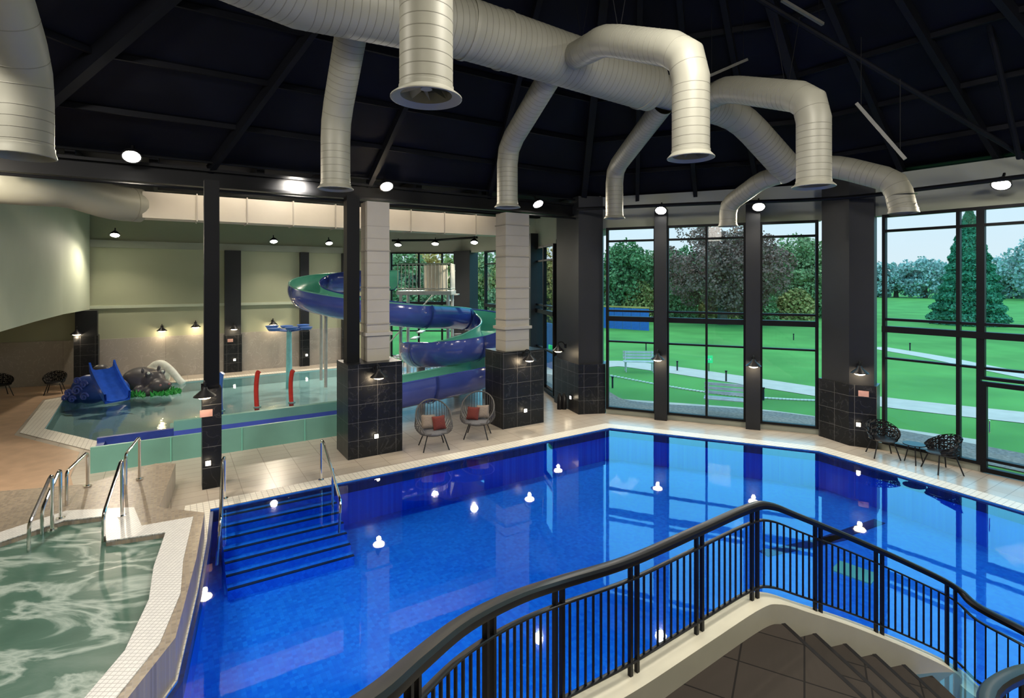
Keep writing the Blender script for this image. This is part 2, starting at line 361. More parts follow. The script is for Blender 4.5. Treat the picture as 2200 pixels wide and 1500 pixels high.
wall('trim_1',(-17.1,21.6),(-8.6,27.1),.0,1.75,m_marble,-.06,1,'grey veined marble wainscot','trim')
wall('trim_2',(-17.1,21.6),(-8.6,27.1),3.0,3.12,m_pale,-.08,1,'pale horizontal trim line','trim')
wall('trim_3',(-21,20.2),(-17.1,21.6),0,1.75,m_marble,-.06,1,'grey veined marble wainscot','trim')
wall('trim_4',(-17.1,21.6),(-8.6,27.1),5.5,5.8,m_frz,-.12,1,'pale cornice band','trim')
bm=B(); prism(bm,[(-10.9,10.9),(-11.8,12.3),(-13.6,15.2),(-15.6,18.6),(-17.0,21.55),(-20.95,20.15),(-20.95,9)],2.98,6.88)
mk('wall_mezzanine',bm,m_pale,label='pale green bulkhead wall hanging over the floor',cat='wall',kind='structure')
# ceiling + roof
bm=B(); fill(bm,[room,eaves],6.9)
for f in bm.faces: f.normal_flip()
mk('ceiling_flat',bm,m_roof,label='black flat ceiling',cat='ceiling',kind='structure',recalc=False)
AP=V((1.5,6.0,12.2)); EV=[V((p[0],p[1],6.75)) for p in eaves]
bm=B(); ap=bm.verts.new(AP); vs=[bm.verts.new(v) for v in EV]
for i in range(8): bm.faces.new((vs[i],vs[(i+1)%8],ap))
mk('ceiling',bm,m_roof,label='black pitched polygonal roof lining',cat='ceiling',kind='structure')
for i in range(8):
    a=EV[i];b=EV[(i+1)%8]; dz=V((0,0,-.15))
    ls=[(a,AP,.17,.32)]+[((a.lerp(b,f)),(a.lerp(b,f)).lerp(AP,.93),.11,.20) for f in (.25,.5,.75)]
    for p,q,w,h in ls:
        if i in (4,5,6) and w<.15: continue
        bm=B(); beam(bm,p+dz,q+dz,w,h); mk('roof_rafter',bm,m_raft,label='black steel roof rafter',cat='rafter',group='roof rafters')
    if i in (4,5,6): continue
    for f in (.12,.24,.36,.48,.6,.74):
        bm=B(); beam(bm,a.lerp(AP,f)+V((0,0,-.08)),b.lerp(AP,f)+V((0,0,-.08)),.06,.10); mk('roof_purlin',bm,m_raft,label='thin black roof purlin',cat='purlin',group='roof purlins')
def ring(P,Q,z0,z1,w):
    bm=B(); P=V(P);Q=V(Q); P3=V((P.x,P.y,(z0+z1)/2));Q3=V((Q.x,Q.y,(z0+z1)/2))
    h=z1-z0; beam(bm,P3+V((0,0,h/2-.03)),Q3+V((0,0,h/2-.03)),w,.06);beam(bm,P3-V((0,0,h/2-.03)),Q3-V((0,0,h/2-.03)),w,.06);beam(bm,P3,Q3,.05,h)
    return mk('steel_beam',bm,m_steel,label='black steel I-beam spanning above the columns',cat='beam',group='main steel beams')
ring(A,(2.1,17.25),6.2,6.6,.26)
ring((-9.2,13.9),(1.0,20.3),6.5,6.8,.25)
for px in (150,330,560,700,900,1040):
    p=R(px,A,Bc); bm=B(); q=p-n_ab*6.5; beam(bm,(p.x,p.y,6.7),(q.x,q.y,6.75),.16,.3); mk('ceiling_joist',bm,m_raft,label='black ceiling joist over the shallow pool',cat='beam',group='ceiling joists')
for dz,o in ((6.12,.25),(6.72,.22)):
    bm=B(); a=A+n_ab*o;b=Bc+n_ab*o; tube(bm,[(a.x,a.y,dz),(b.x,b.y,dz)],.03,8); mk('service_pipe',bm,m_steel,label='black conduit pipe running along the beam',cat='pipe',group='conduits')
bm=B(); pts=[X(1240,16.4,6.35),X(1500,14.9,6.3),X(1790,13.6,6.25),X(2000,12.0,6.25),X(2230,10.5,6.25)]; tube(bm,catmull(pts,4),.05,8); mk('service_pipe',bm,m_steel,label='black conduit pipe above the windows',cat='pipe',group='conduits')
bm=B(); tube(bm,[X(842,25.6,6.05),X(935,25.4,6.05),X(1025,23.7,6.05)],.05,8); mk('service_pipe',bm,m_steel,label='black conduit carrying far flood lights',cat='pipe',group='conduits')
for a,b in ((Dp(1600,-20,9.5),Dp(2260,372,10.6)),(Dp(2105,-40,9),Dp(2190,340,10.4))):
    bm=B(); tube(bm,[a,b],.05,8); mk('roof_tie_rod',bm,m_raft,label='black diagonal roof tie rod',cat='tie rod',group='roof ties')
# linear lights
for a,b in ((Dp(1680,0,9),Dp(1768,52,9.3)),(Dp(1840,222,9),Dp(1945,342,8.6)),(Dp(1520,165,10),Dp(1605,128,10.3))):
    r=thing('linear_light','slim grey linear light bar hung from the roof','light',a,group='hung light bars')
    bm=B(); beam(bm,a,b,.05,.05); mk('light_body',bm,m_in,r)
    for f in (.1,.9):
        p=a.lerp(b,f); bm=B(); tube(bm,[p,p+V((0,0,1.2))],.006,5); mk('hanger_wire',bm,m_steel,r)
# ---------------------------------------------------------------- windows
wn=[0]
def window(P,Q,z0,z1,vm,hm,fw=.07,dep=.14,fm=None,name=None,cat='window'):
    P=V(P[:2]);Q=V(Q[:2]);t=(Q-P);L=t.length;t.normalize();rz=math.atan2(t.y,t.x)
    wn[0]+=1; nm=name or 'window_%d'%wn[0]
    r=thing(nm,'tall black-framed %s looking onto the lawn'%cat,cat,(*(P+Q)/2,z0),kind='structure')
    bm=B(); fm=fm or m_steel
    def vbar(s,w,a,b): c=P+t*s; box(bm,(c.x,c.y,(a+b)/2),(w,dep,b-a),rz)
    vbar(fw/2,fw,z0,z1);vbar(L-fw/2,fw,z0,z1)
    for px_s,w in vm: vbar(px_s,w,z0,z1)
    c=(P+Q)/2
    for z,h in [(z0+fw/2,fw),(z1-fw/2,fw)]+hm: box(bm,(c.x,c.y,z),(L,dep*(1.25 if h>.1 else .9),h),rz)
    mk('frame',bm,fm,r)
    bm=B(); bm.faces.new([bm.verts.new(v) for v in ((P.x,P.y,z0),(Q.x,Q.y,z0),(Q.x,Q.y,z1),(P.x,P.y,z1))]); mk('glass_pane',bm,m_glass,r,recalc=False)
    return r
HM=[(5.38,.06),(3.22,.06),(2.98,.15),(2.27,.05)]
def rc(a): return R(a,C0,C1)
def rd(a): return R(a,D0,D1)
window(rc(1303),rc(1410),.16,5.8,[],HM)
P=rc(1432);window(P,rc(1603),.16,5.8,[((rc(1518)-P).length,.06)],HM)
window(rc(1632),rc(1758),.16,5.8,[],HM)
P=rd(1897);window(P,rd(2108),.16,5.78,[((rd(2060)-P).length,.07)],HM)
P=rd(2108);window(P,D1,2.02,5.78,[(1.2,.07),(2.6,.07)],HM)
P=rd(2108)
dr=window(P,P+(D1-D0).normalized()*1.35,.02,1.98,[],[(.3,.06)],fw=.1,name='door_1',cat='glazed door')
wn[0]-=1
bm=B(); q=P+(D1-D0).normalized()*.16+V((math.sin(THD),-math.cos(THD)))*.1; tube(bm,fillet([(q.x+.05,q.y+.05,.9),(q.x,q.y,.9),(q.x,q.y,1.15),(q.x+.05,q.y+.05,1.15)],.02),.012,8); mk('door_handle',bm,m_chrome,dr,label='steel pull handle')
window(P+(D1-D0).normalized()*1.36,D1,.02,2.0,[(1.2,.07)],[])
LA=(-8.6,27.1);LB=(-2.5,26.9)
P=R(840,LA,LB);window(P,R(1003,LA,LB),.3,5.55,[((R(900,LA,LB)-P).length,.08),((R(950,LA,LB)-P).length,.08)],[(4.9,.06),(3.0,.15),(1.6,.06)])
LA2=(-2.5,26.9);LB2=(.95,21.4)
window(R(1043,LA2,LB2),R(1076,LA2,LB2),.3,5.5,[],[(4.9,.06),(3.0,.15),(1.6,.06)])
window(R(1084,LA2,LB2),R(1148,LA2,LB2),.3,5.5,[],[(4.9,.06),(3.0,.15),(1.6,.06)])
window((.98,21.2),(1.5,18.7),.12,5.45,[(1.2,.07)],[(4.9,.06),(3.22,.06),(2.98,.15),(1.6,.06)])
for i,(p,q) in enumerate([(C0,C1),(D0,rd(2108)),((-5.5,27.0),(-2.5,26.9)),((-2.5,26.9),(.95,21.4)),((.95,21.4),(1.5,18.8))]):
    wall('baseboard_%d'%(i+1),p,q,0,.16 if i<2 else .3,m_frz if i<2 else m_grey,.2,1,'low grey sill below the glazing','baseboard')
def col(foot,z0,z1,mt,label,name='column',low=None,lowz=1.55):
    c=sum((V(p[:2]) for p in foot),V((0,0)))/len(foot)
    r=thing(name,label,'column',(c.x,c.y,0)); bm=B()
    f2=[c+(V(p[:2])-c)*(.9 if low else 1) for p in foot]
    prism(bm,f2,lowz if low else z0,z1); mk('shaft',bm,mt,r)
    if low: bm=B(); prism(bm,foot,z0,lowz); mk('tiled_base',bm,low,r,label='black tiled base with pale grout')
    return r
def rect(c,t,w,d):
    c=V(c[:2]); t=V(t).normalized(); n=V((-t.y,t.x)); return [c-t*w/2-n*d/2,c+t*w/2-n*d/2,c+t*w/2+n*d/2,c-t*w/2+n*d/2]
col([(1.44,18.3),(2.06,16.6),(2.92,16.75),(3.05,17.3),(1.7,19.2)],0,6.8,m_grey,'wide charcoal corner pier with tiled base between windows',low=m_btile)
col([(8.22,14.35),(8.5,13.5),(9.0,13.2),(9.35,13.6),(8.8,14.8)],0,6.8,m_grey,'wide charcoal corner pier with tiled base beside the door wall',low=m_btile)
for a,b in ((1408,1434),(1602,1633)):
    p=rc(a);q=rc(b); col(rect((p+q)/2,(q-p),(q-p).length,.4),0,6.3,m_grey,'slim charcoal pier between tall windows')
col(rect((-2.3,26.6),(1,-.8),1.1,.6),0,5.6,m_dark,'dark pier between far windows')
col(rect((.9,21.3),(.3,-1),.5,.5),0,6.0,m_dark,'dark pier between far windows')
LW=((-17.1,21.6),(-8.6,27.1))
for a,b in ((480,518),(642,662),(732,750)):
    p=R(a,*LW)+nb*.15;q=R(b,*LW)+nb*.15; col(rect((p+q)/2,t,(q-p).length,.35),0,5.5,m_dark,'dark pier against the sage wall with tiled base',low=m_btile,lowz=1.7)
p=V((-16.6,20.9)); col(rect(p,t,.75,.5),0,2.98,m_dark,'dark tiled pier beneath the bulkhead',low=m_btile,lowz=2.0)
# main columns
c1=V((-6.12,10.9)); r=col(rect(c1,d_ab,.27,.27),2.0,6.2,m_steel,'slender black steel column with tiled lower part',low=None)
bm=B(); prism(bm,rect(c1,d_ab,.34,.36),0,2.0); mk('tiled_base',bm,m_btile,r)
pl2=V((-3.8,12.4))+d_ab*.66-n_ab*.5
r=thing('column','black steel column on a large black tiled plinth','column',(pl2.x,pl2.y,0))
bm=B(); prism(bm,rect(pl2,d_ab,1.32,1.0),0,2.2); mk('tiled_plinth',bm,m_btile,r)
cs=R(763,V((-3.8,12.6)),V((-2.7,13.3)))-n_ab*.3; bm=B(); prism(bm,rect(cs,d_ab,.3,.3),2.2,6.2); mk('shaft',bm,m_steel,r)
pl3=V((-.25,14.95))+d_ab*.7-n_ab*.5
r=thing('column','black tiled plinth carrying a steel column','column',(pl3.x,pl3.y,0))
bm=B(); prism(bm,rect(pl3,d_ab,1.4,1.0),0,2.15); mk('tiled_plinth',bm,m_btile,r)
bm=B(); c=pl3-n_ab*.35+d_ab*.3; prism(bm,rect(c,d_ab,.2,.2),2.15,6.2); mk('shaft',bm,m_steel,r)
# rectangular ducts
def rduct(c,w,d,z0,z1,label):
    r=thing('duct_riser',label,'duct',(c.x,c.y,z0),group='vertical duct risers')
    bm=B(); prism(bm,rect(c,d_ab,w,d),z0,z1); mk('duct_casing',bm,m_rduct,r)
    n=int((z1-z0)/.3)
    for k in range(1,n):
        bm=B(); z=z0+k*.3; prism(bm,rect(c,d_ab,w+.014,d+.014),z-.006,z+.006)
        if k%3==0: prism(bm,rect(c,d_ab,w+.04,d+.04),z-.015,z+.015)
        mk('duct_seam',bm,m_rseam,r)
    bm=B(); prism(bm,rect(c,d_ab,w+.12,d+.12),z0+.62,z0+.70); mk('duct_collar',bm,m_rduct,r)
q2=X(806,13.35,0); rduct(V((q2.x,q2.y)),.56,.5,2.2,6.1,'cream rectangular metal duct riser on a tiled plinth')
q3=X(1101,15.6,0); rduct(V((q3.x,q3.y)),.8,.55,2.15,6.1,'cream rectangular metal duct riser on a tiled plinth')
r=thing('horizontal_duct','long cream rectangular metal duct joined to a round duct','duct',(-4,16,5.7))
s0=V((-8.9,12.9)); 
for k in range(9):
    a=s0+d_ab*(k*1.12);b=s0+d_ab*((k+1)*1.12); bm=B(); c=(a+b)/2; prism(bm,rect(c,d_ab,1.11,.6),5.66,6.28); sec=mk('duct_section',bm,m_rduct,r)
    bm=B(); prism(bm,rect(b,d_ab,.03,.66),5.63,6.31); mk('duct_flange',bm,m_rseam,sec)
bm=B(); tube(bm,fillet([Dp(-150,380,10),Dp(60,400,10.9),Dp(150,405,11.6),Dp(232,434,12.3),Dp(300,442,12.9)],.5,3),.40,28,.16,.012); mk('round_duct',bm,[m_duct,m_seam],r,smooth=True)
for k in range(4):
    c=s0+d_ab*(1.3+2.3*k); p=c+n_ab*1.25; light('duct_fill_light','AREA',(p.x,p.y,6.62),20,(1,.87,.68),1.9,aim=(c.x+n_ab.x*.3,c.y+n_ab.y*.3,5.75),sy=.1)  # strip fill lights hidden behind the beam, added to brighten the duct
# ---------------------------------------------------------------- spiral ducts
DM=[m_duct,m_seam]
vd=thing('ventilation_duct','cream spiral metal ductwork with drooping nozzles hung under the roof','duct',(1,9,8.2))
trunk=[Dp(420,-120,6.0),Dp(640,-20,7.0),Dp(1000,62,8.6),Dp(1200,125,9.8),Dp(1400,188,10.9)]
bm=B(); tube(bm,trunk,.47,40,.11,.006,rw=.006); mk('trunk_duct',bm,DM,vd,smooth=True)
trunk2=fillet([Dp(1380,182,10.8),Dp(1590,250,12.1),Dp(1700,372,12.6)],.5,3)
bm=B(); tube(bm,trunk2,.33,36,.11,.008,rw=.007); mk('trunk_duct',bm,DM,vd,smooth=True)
for f in (1000,1080,1380):
    p=Dp(f,62+(f-1000)*.315,8.6+(f-1000)*.00575); bm=B(); dd=(trunk[4]-trunk[2]).normalized(); tube(bm,[p-dd*.03,p+dd*.03],.49,40); mk('duct_joint_ring',bm,m_duct,vd,smooth=True)
def branch(pts,r,flare,rad=.3):
    bm=B(); P=fillet(pts,rad,2); tube(bm,P,r,32,.10,.008,caps=False,rw=.005); o=mk('branch_duct',bm,DM,vd,smooth=True)
    e=V(pts[-1])
    bm=B(); lathe(bm,[(r*.97,.10),(r*.97,.0),(flare,-.035),(flare+.012,-.03),(flare+.012,-.02),(r*1.03,.035),(r*1.03,.07),(r*1.0,.075)],e,36); mk('duct_outlet',bm,m_duct,o,smooth=True)
    bm=B()
    for k in range(8):
        a=2*math.pi*k/8; c,s=math.cos(a),math.sin(a); c2,s2=math.cos(a+.45),math.sin(a+.45)
        v=[e+V((c*.05,s*.05,.06)),e+V((c*r*.95,s*r*.95,.02)),e+V((c2*r*.95,s2*r*.95,.16)),e+V((c2*.05,s2*.05,.12))]
        bm.faces.new([bm.verts.new(x) for x in v])
    lathe(bm,[(0.001,.05),(.05,.05),(.05,.12),(.001,.12)],e,12)
    mk('swirl_vanes',bm,m_vane,o,label='radial swirl blades inside the nozzle')
    bm=B(); lathe(bm,[(.001,.35),(r*.95,.35)],e,24); mk('duct_shade_disc',bm,m_in,o,label='dark disc standing in for shade inside the duct')  # dark disc added across the bore in place of its inner shade
def vert(px,ytop,ybot,d): return Dp(px,ytop,d),Dp(px,ybot,d)
# near drop
tA=Dp(880,25,8.1); b0=Dp(916,205,4.55); branch([tA,V((b0.x,5.2,8.5)),V((b0.x,b0.y,8.3)),b0],.225,.29)
tB=Dp(1225,125,9.7); a,b=vert(1484,112,335,6.7); branch([tB,Dp(1275,100,8.6),Dp(1300,85,8.0),a,b],.228,.275,.33)
tC=Dp(1500,225,11.4); a,b=vert(1748,212,398,8.3); branch([tC,Dp(1560,190,10.2),a,b],.245,.295,.33)
tD=Dp(1690,360,12.5); a,b=vert(1941,398,455,11.0); branch([tD,Dp(1800,358,12.0),Dp(1925,390,11.2),b],.25,.265,.25)
tE=Dp(762,30,8.0); a,b=vert(721,262,403,8.9); branch([tE,a,b],.235,.275,.3)
tF=Dp(1190,150,9.9); a,b=vert(1090,318,443,11.6); branch([tF,a,b],.225,.27,.35)
tG=Dp(1425,225,11.2); a,b=vert(1320,365,467,14.0); branch([tG,a,b],.225,.26,.35)
tH=Dp(1690,372,12.6); a,b=vert(1564,440,484,14.2); branch([tH,Dp(1640,385,13.0),a,b],.22,.24,.35)
tI=Dp(-60,-160,4.6); a,b=vert(48,150,330,5.4); branch([tI,Dp(5,10,4.9),a,b],.25,.262,.3)
for px,py,d in ((1000,20,8.6),(1250,75,10),(1400,150,10.9),(1560,210,11.9),(1330,60,7.7),(1690,190,9)):
    p=Dp(px,py,d)
    for s in (-.22,.22):
        bm=B(); tube(bm,[p+V((0,0,-.1)),p+V((s,0,1.2))],.006,5); mk('hanger_wire',bm,m_steel,vd)
# ---------------------------------------------------------------- flood lights
fl=thing('flood_light','round bright flood light on a bracket','light',(0,0,0),group='flood lights on the ring beam')
bm=B(); lathe(bm,[(.001,.12),(.07,.12),(.16,.02),(.175,-.06),(.155,-.06)],(0,0,0),20); mk('housing',bm,m_blk,fl,smooth=True)
bm=B(); lathe(bm,[(.001,-.10),(.09,-.09),(.15,-.05)],(0,0,0),20); mk('lens',bm,m_em,fl,smooth=True,label='glowing lens')
bm=B(); box(bm,(0,0,.19),(.04,.04,.16)); mk('bracket',bm,m_blk,fl)
lamps=[]
for px,py in ((283,333),(830,398),(1155,436)): 
    p=R(px,A+n_ab*.4,Bc+n_ab*.4); lamps.append((p,EYE-(py-HZ)*p.y/F,1.4,(.5,-.8)))
for px,py in ((1420,450),(1630,442)):
    p=R(px,C0+V((-.14,-.35)),C1+V((-.14,-.35))); lamps.append((p,EYE-(py-HZ)*p.y/F,.8,(-.4,-.9)))
p=R(2152,D0+V((-.3,-.2)),D1+V((-.3,-.2))); lamps.append((p,EYE-(393-HZ)*p.y/F,.9,(-.8,-.5)))
for px,py in ((247,503),(588,517),(707,521)):
    p=R(px,V(LW[0])+nb*1.2,V(LW[1])+nb*1.2); lamps.append((p,EYE-(py-HZ)*p.y/F,1.25,(nb.x*.6,nb.y*.6)))
for px,py,d in ((855,524,25.5),(935,522,25.2),(1019,519,23.5)): lamps.append((V(((px-CX)/F*d,d)),EYE-(py-HZ)*d/F,1.3,(0,-.5)))
EN=360
for i,(p,z,e,a) in enumerate(lamps):
    o=fl if i==0 else cpy(fl,(0,0,0))
    o.location=(p.x,p.y,z); dirv=V((a[0]*.8,a[1]*.8,-1)).normalized(); 
    o.rotation_euler=dirv.to_track_quat('-Z','Y').to_euler()
    light('flood_lamp','SPOT',V((p.x,p.y,z))+dirv*.14,EN*e,(1,.87,.68),.08,aim=V((p.x,p.y,z))+dirv*3,ang=2.6,blend=.8)
# soft fill lights without fittings, added to brighten the stair, spa and pools
for x,y,e in ((-6,3,420),(2,4,420),(8,3,380)): light('fill_light','AREA',(x,y,8.3),e,(1,.94,.86),1.6,aim=(x,y+3,0))
light('fill_light','AREA',(-1,.5,7.0),60,(1,.93,.82),1.2,aim=(1,9,8.0))
light('fill_light','SPOT',(-9.5,7.5,6.3),1500,(1,.88,.70),.3,aim=(-13,14.5,0),ang=2.1,blend=.9)
light('fill_light','SPOT',(-5,12.5,6.5),1350,(1,.92,.80),.3,aim=(-9.5,19,.8),ang=2.1,blend=.9)
# ---------------------------------------------------------------- wall lamps
wlp=thing('wall_lamp','dark dome wall lamp on a bent arm with a warm bulb','lamp',(0,0,0),group='dome wall lamps')
bm=B(); lathe(bm,[(.001,.15),(.04,.15),(.06,.09),(.19,-.02),(.2,-.035),(.185,-.035),(.06,.06)],(0,-.3,0),20); mk('lamp_shade',bm,m_blk,wlp,smooth=True)
bm=B(); tube(bm,fillet([(0,0,.1),(0,-.12,.24),(0,-.3,.24),(0,-.3,.14)],.06),.014,8); mk('arm',bm,m_blk,wlp)
bm=B(); box(bm,(0,-.01,.1),(.1,.02,.14)); mk('backplate',bm,m_blk,wlp)
bm=B(); sph(bm,(0,-.3,-.03),.085,(1.6,1.6,.7),seg=12); mk('bulb',bm,m_emw,wlp,smooth=True)
first=True
def fac(px,py,P,Q,n,off=0): 
    p=R(px,V(P[:2]),V(Q[:2])); return V((p.x,p.y,EYE-(py-HZ)*p.y/F))+V((n.x,n.y,0))*off
nC=V((math.sin(THC),-math.cos(THC))); nD=V((math.sin(THD),-math.cos(THD)))
f2=(pl2+n_ab*.5,pl2+n_ab*.5+d_ab); f3=(pl3+n_ab*.5,pl3+n_ab*.5+d_ab); f1=(c1+n_ab*.18,c1+n_ab*.18+d_ab)
L=[(fac(348,708,*LW,nb),TH),(fac(500,703,*LW,nb,.35),TH),(fac(420,700,*LW,nb,.0),TH),(fac(585,695,*LW,nb,.0),TH),(fac(167,715,(-17,20.6),(-16,21.3),nb,0),TH),
 (fac(438,842,*f1,n_ab),TH),(fac(805,803,*f2,n_ab),TH),(fac(1125,768,*f3,n_ab),TH),
 (fac(1215,750,(1.5,18),(2.06,16.6),V((-.9,-.4)),0),THC-.6),(fac(1418,765,C0,C1,nC,.2),THC),(fac(1618,778,C0,C1,nC,.2),THC),(fac(1845,795,(8.45,13.55),(9.0,13.25),nD,.0),THC-.1)]
for p,rz in L:
    o=wlp if first else cpy(wlp,(0,0,0)); first=False
    o.location=p; o.rotation_euler=(0,0,rz)
    q=p+Matrix.Rotation(rz,3,'Z')@V((0,-.3,-.16)); light('lamp_glow','POINT',q,9,(1,.78,.5),.05)
# square step lights
for i,(p,rz) in enumerate([(fac(502,771,*LW,nb,.37),TH),(fac(655,761,*LW,nb,.37),TH),(fac(447,995,*f1,n_ab,.01),TH),(fac(808,937,*f2,n_ab,.01),TH),(fac(1128,882,*f3,n_ab,.01),TH),(fac(1228,854,(1.44,18.3),(2.06,16.6),V((-.9,-.4)),.03),THC-.8),(fac(1845,912,(8.5,13.5),(9.0,13.2),nD,.02),THC-.2)]):
    r=thing('square_wall_light','small square glowing light set in black tiles','light',p,group='square tile lights'); 
    bm=B(); box(bm,p,(.12,.02,.12),rz); mk('light_frame',bm,m_blk,r)
    bm=B(); n=Matrix.Rotation(rz,3,'Z')@V((0,-1,0)); box(bm,p+n*.012,(.09,.02,.09),rz); mk('light_lens',bm,m_ems,r)
    light('tile_light_glow','POINT',p+n*.15,1.2,(1,.85,.6),.04)
for p,rz in ((fac(443,888,*f1,n_ab,.01),TH),(fac(1856,846,(8.5,13.5),(9.0,13.2),nD,.02),THC-.2),(fac(493,730,*LW,nb,.37),TH)):
    bm=B(); box(bm,p,(.22,.015,.14),rz); mk('notice_sign',bm,m_sign,label='small pale pink notice plate on black tiles',cat='sign')
p=X(1183,19.3,1.75); bm=B(); box(bm,p,(.3,.04,.15),-1.2); mk('exit_sign',bm,m_signg,label='small green emergency exit sign',cat='sign')
# ---------------------------------------------------------------- slide
ws=thing('water_slide','curling blue water slide flume with mint green interior','water slide',(-3,18,0))
sp_=[(842,22.3,3.78),(760,22.9,3.72),(695,22.4,3.6),(658,21.3,3.38),(662,20.1,3.1),(720,19.3,2.86),(810,19.0,2.66),(890,19.3,2.5),(950,20.3,2.38),(1000,21.4,2.22),(1048,21.2,2.05),(1066,19.6,1.80),(1025,18.1,1.55),(955,17.7,1.38),(905,18.4,1.22),(900,19.5,1.08),(945,20.3,.92),(1005,20.2,.80),(1045,19.1,.68),(1030,17.9,.58)]
path=[X(*p) for p in sp_]+[V((-2.3,16.7,.5)),V((-3.4,15.95,.40)),V((-4.65,15.15,.26))]
path=catmull(path,8)
def usec(r,a0=112,n=18): return [(r*math.sin(a),.56-r*math.cos(a)) for a in [math.radians(-a0+2*a0*k/n) for k in range(n+1)]]
def sweepU(sec,step=1):
    bm=B(); prev=None
    for i,p in enumerate(path):
        tt=(path[min(i+1,len(path)-1)]-path[max(i-1,0)]); tt.z=0; tt.normalize(); s=V((tt.y,-tt.x,0))
        vs=[bm.verts.new(p+s*a+V((0,0,b))) for a,b in sec]
        if prev:
            for k in range(len(vs)-1): bm.faces.new((prev[k],prev[k+1],vs[k+1],vs[k]))
        prev=vs
    return bm
mk('flume_outer',sweepU(usec(.62)),m_sblue,ws,smooth=True,recalc=False,label='glossy blue outer shell')
mk('flume_inner',sweepU(usec(.58)),m_mint,ws,smooth=True,recalc=False,label='mint green inner lining')
for sgn in (-1,1):
    a=math.radians(112)*sgn; pts=[]
    for i,p in enumerate(path):
        tt=(path[min(i+1,len(path)-1)]-path[max(i-1,0)]); tt.z=0; tt.normalize(); s=V((tt.y,-tt.x,0)); pts.append(p+s*.6*math.sin(a)+V((0,0,.56-.6*math.cos(a))))
    bm=B(); tube(bm,pts,.03,8); mk('flume_lip',bm,m_mint if sgn>0 else m_sblue,ws,smooth=True)
for i in range(6,len(path)-4,13):
    p=path[i]; tt=(path[i+1]-path[i-1]); tt.z=0; tt.normalize(); s=V((tt.y,-tt.x,0)); bm=B(); pr=[]
    for off_ in (-.04,.04):
        pr.append([bm.verts.new(p+tt*off_+s*a+V((0,0,b))) for a,b in usec(.66)])
    for k in range(18): bm.faces.new((pr[0][k],pr[0][k+1],pr[1][k+1],pr[1][k]))
    mk('flume_joint',bm,m_slideflange,ws,smooth=True,recalc=False)
for px,d,z in ((983,19.2,2.2),(905,19.0,1.2),(1040,18.9,.7),(700,20.8,3.0),(690,22.3,3.5),(1045,20.2,1.9)):
    p=X(px,d,0); bm=B(); tube(bm,[p,p+V((0,0,z+.05))],.14 if px in(983,905) else .06,14); mk('support_post',bm,m_gpost,ws,smooth=True)
# runout trough
ax0=V((-4.5,15.25));ax1=V((-9.45,12.1)); td=(ax1-ax0).normalized(); tn=V((-td.y,td.x)); Lr=(ax1-ax0).length; rz=math.atan2(td.y,td.x); mid=(ax0+ax1)/2
if tn.y>0: tn=-tn
for nm,o_,w,h,zc,mm,f0,f1_ in (('trough_front_wall',.62,.08,.56,.28,m_trough,0,1),('trough_back_wall',-.62,.16,.64,.32,m_trough,0,.74),('trough_back_wall',-.62,.12,.46,.23,m_slideflange,.74,1),('trough_floor',0,1.14,.12,.20,m_sblue,0,1),('trough_lining',-.535,.012,.14,.33,m_sblue,.0,.74)):
    c=ax0.lerp(ax1,(f0+f1_)/2)+tn*o_; bm=B(); box(bm,(c.x,c.y,zc),(Lr*(f1_-f0),w,h),rz); ob=mk(nm,bm,mm,ws)
for k in range(1,4):
    c=ax0.lerp(ax1,k/4)+tn*.67; bm=B(); box(bm,(c.x,c.y,.28),(.02,.02,.56),rz); mk('trough_seam',bm,m_mint,ws)
bm=B(); c=ax0.lerp(ax1,.66)-tn*.98; box(bm,(c.x,c.y,.2),(1.1,.54,.50),rz); mk('trough_entry_block',bm,m_trough,ws)
bm=B(); c=ax0.lerp(ax1,.985); box(bm,(c.x,c.y,.2),(.14,1.1,.36),rz); mk('trough_end_wall',bm,m_slideflange,ws)
# platform
pf=thing('slide_platform','pale metal start platform with railings above the slide','platform',(-3.9,23,0))
bm=B(); box(bm,(-3.7,23.4,3.62),(2.3,1.9,.16)); mk('deck',bm,m_gpost,pf)
for x in (-4.7,-2.7):
    for y in (22.6,24.2): bm=B(); tube(bm,[(x,y,0),(x,y,3.55)],.07,10); mk('leg',bm,m_gpost,pf)
for (x0,y0,x1,y1) in ((-4.8,22.5,-2.6,22.5),(-2.6,22.5,-2.6,24.3)):
    for z in (3.8,4.85): bm=B(); tube(bm,[(x0,y0,z),(x1,y1,z)],.025,8); mk('rail',bm,m_gpost,pf)
    for k in range(15):
        f=k/14; x=x0+(x1-x0)*f;y=y0+(y1-y0)*f; bm=B(); tube(bm,[(x,y,3.72),(x,y,4.85)],.018,6); mk('baluster',bm,m_gpost,pf)
bm=B(); lathe(bm,[(.5,3.7),(.5,4.8),(.46,4.8),(.46,3.72)],(-3.3,23.3,0),20); mk('start_tub',bm,m_rduct,pf,smooth=True)
for k in range(12):
    bm=B(); box(bm,(-5.6+.27*k,25.0,.3+.29*k),(.27,1.0,.05)); mk('stair_tread',bm,m_gpost,pf)
bm=B(); tube(bm,[(-5.7,24.5,1.2),(-2.6,24.5,4.6)],.03,8); mk('stair_rail',bm,m_gpost,pf)
gr=thing('guard_railing','pale metal guard railing beside the slide tower','railing',(-3.5,20.8,0))
for z in (.15,1.15): bm=B(); tube(bm,[(-4.7,21.2,z),(-2.2,21.4,z)],.025,8); mk('rail',bm,m_gpost,gr)
for k in range(20): bm=B(); x=-4.7+2.5*k/19; y=21.2+.2*k/19; tube(bm,[(x,y,0 if k%6==0 else .15),(x,y,1.15)],.014,6); mk('baluster',bm,m_gpost,gr)
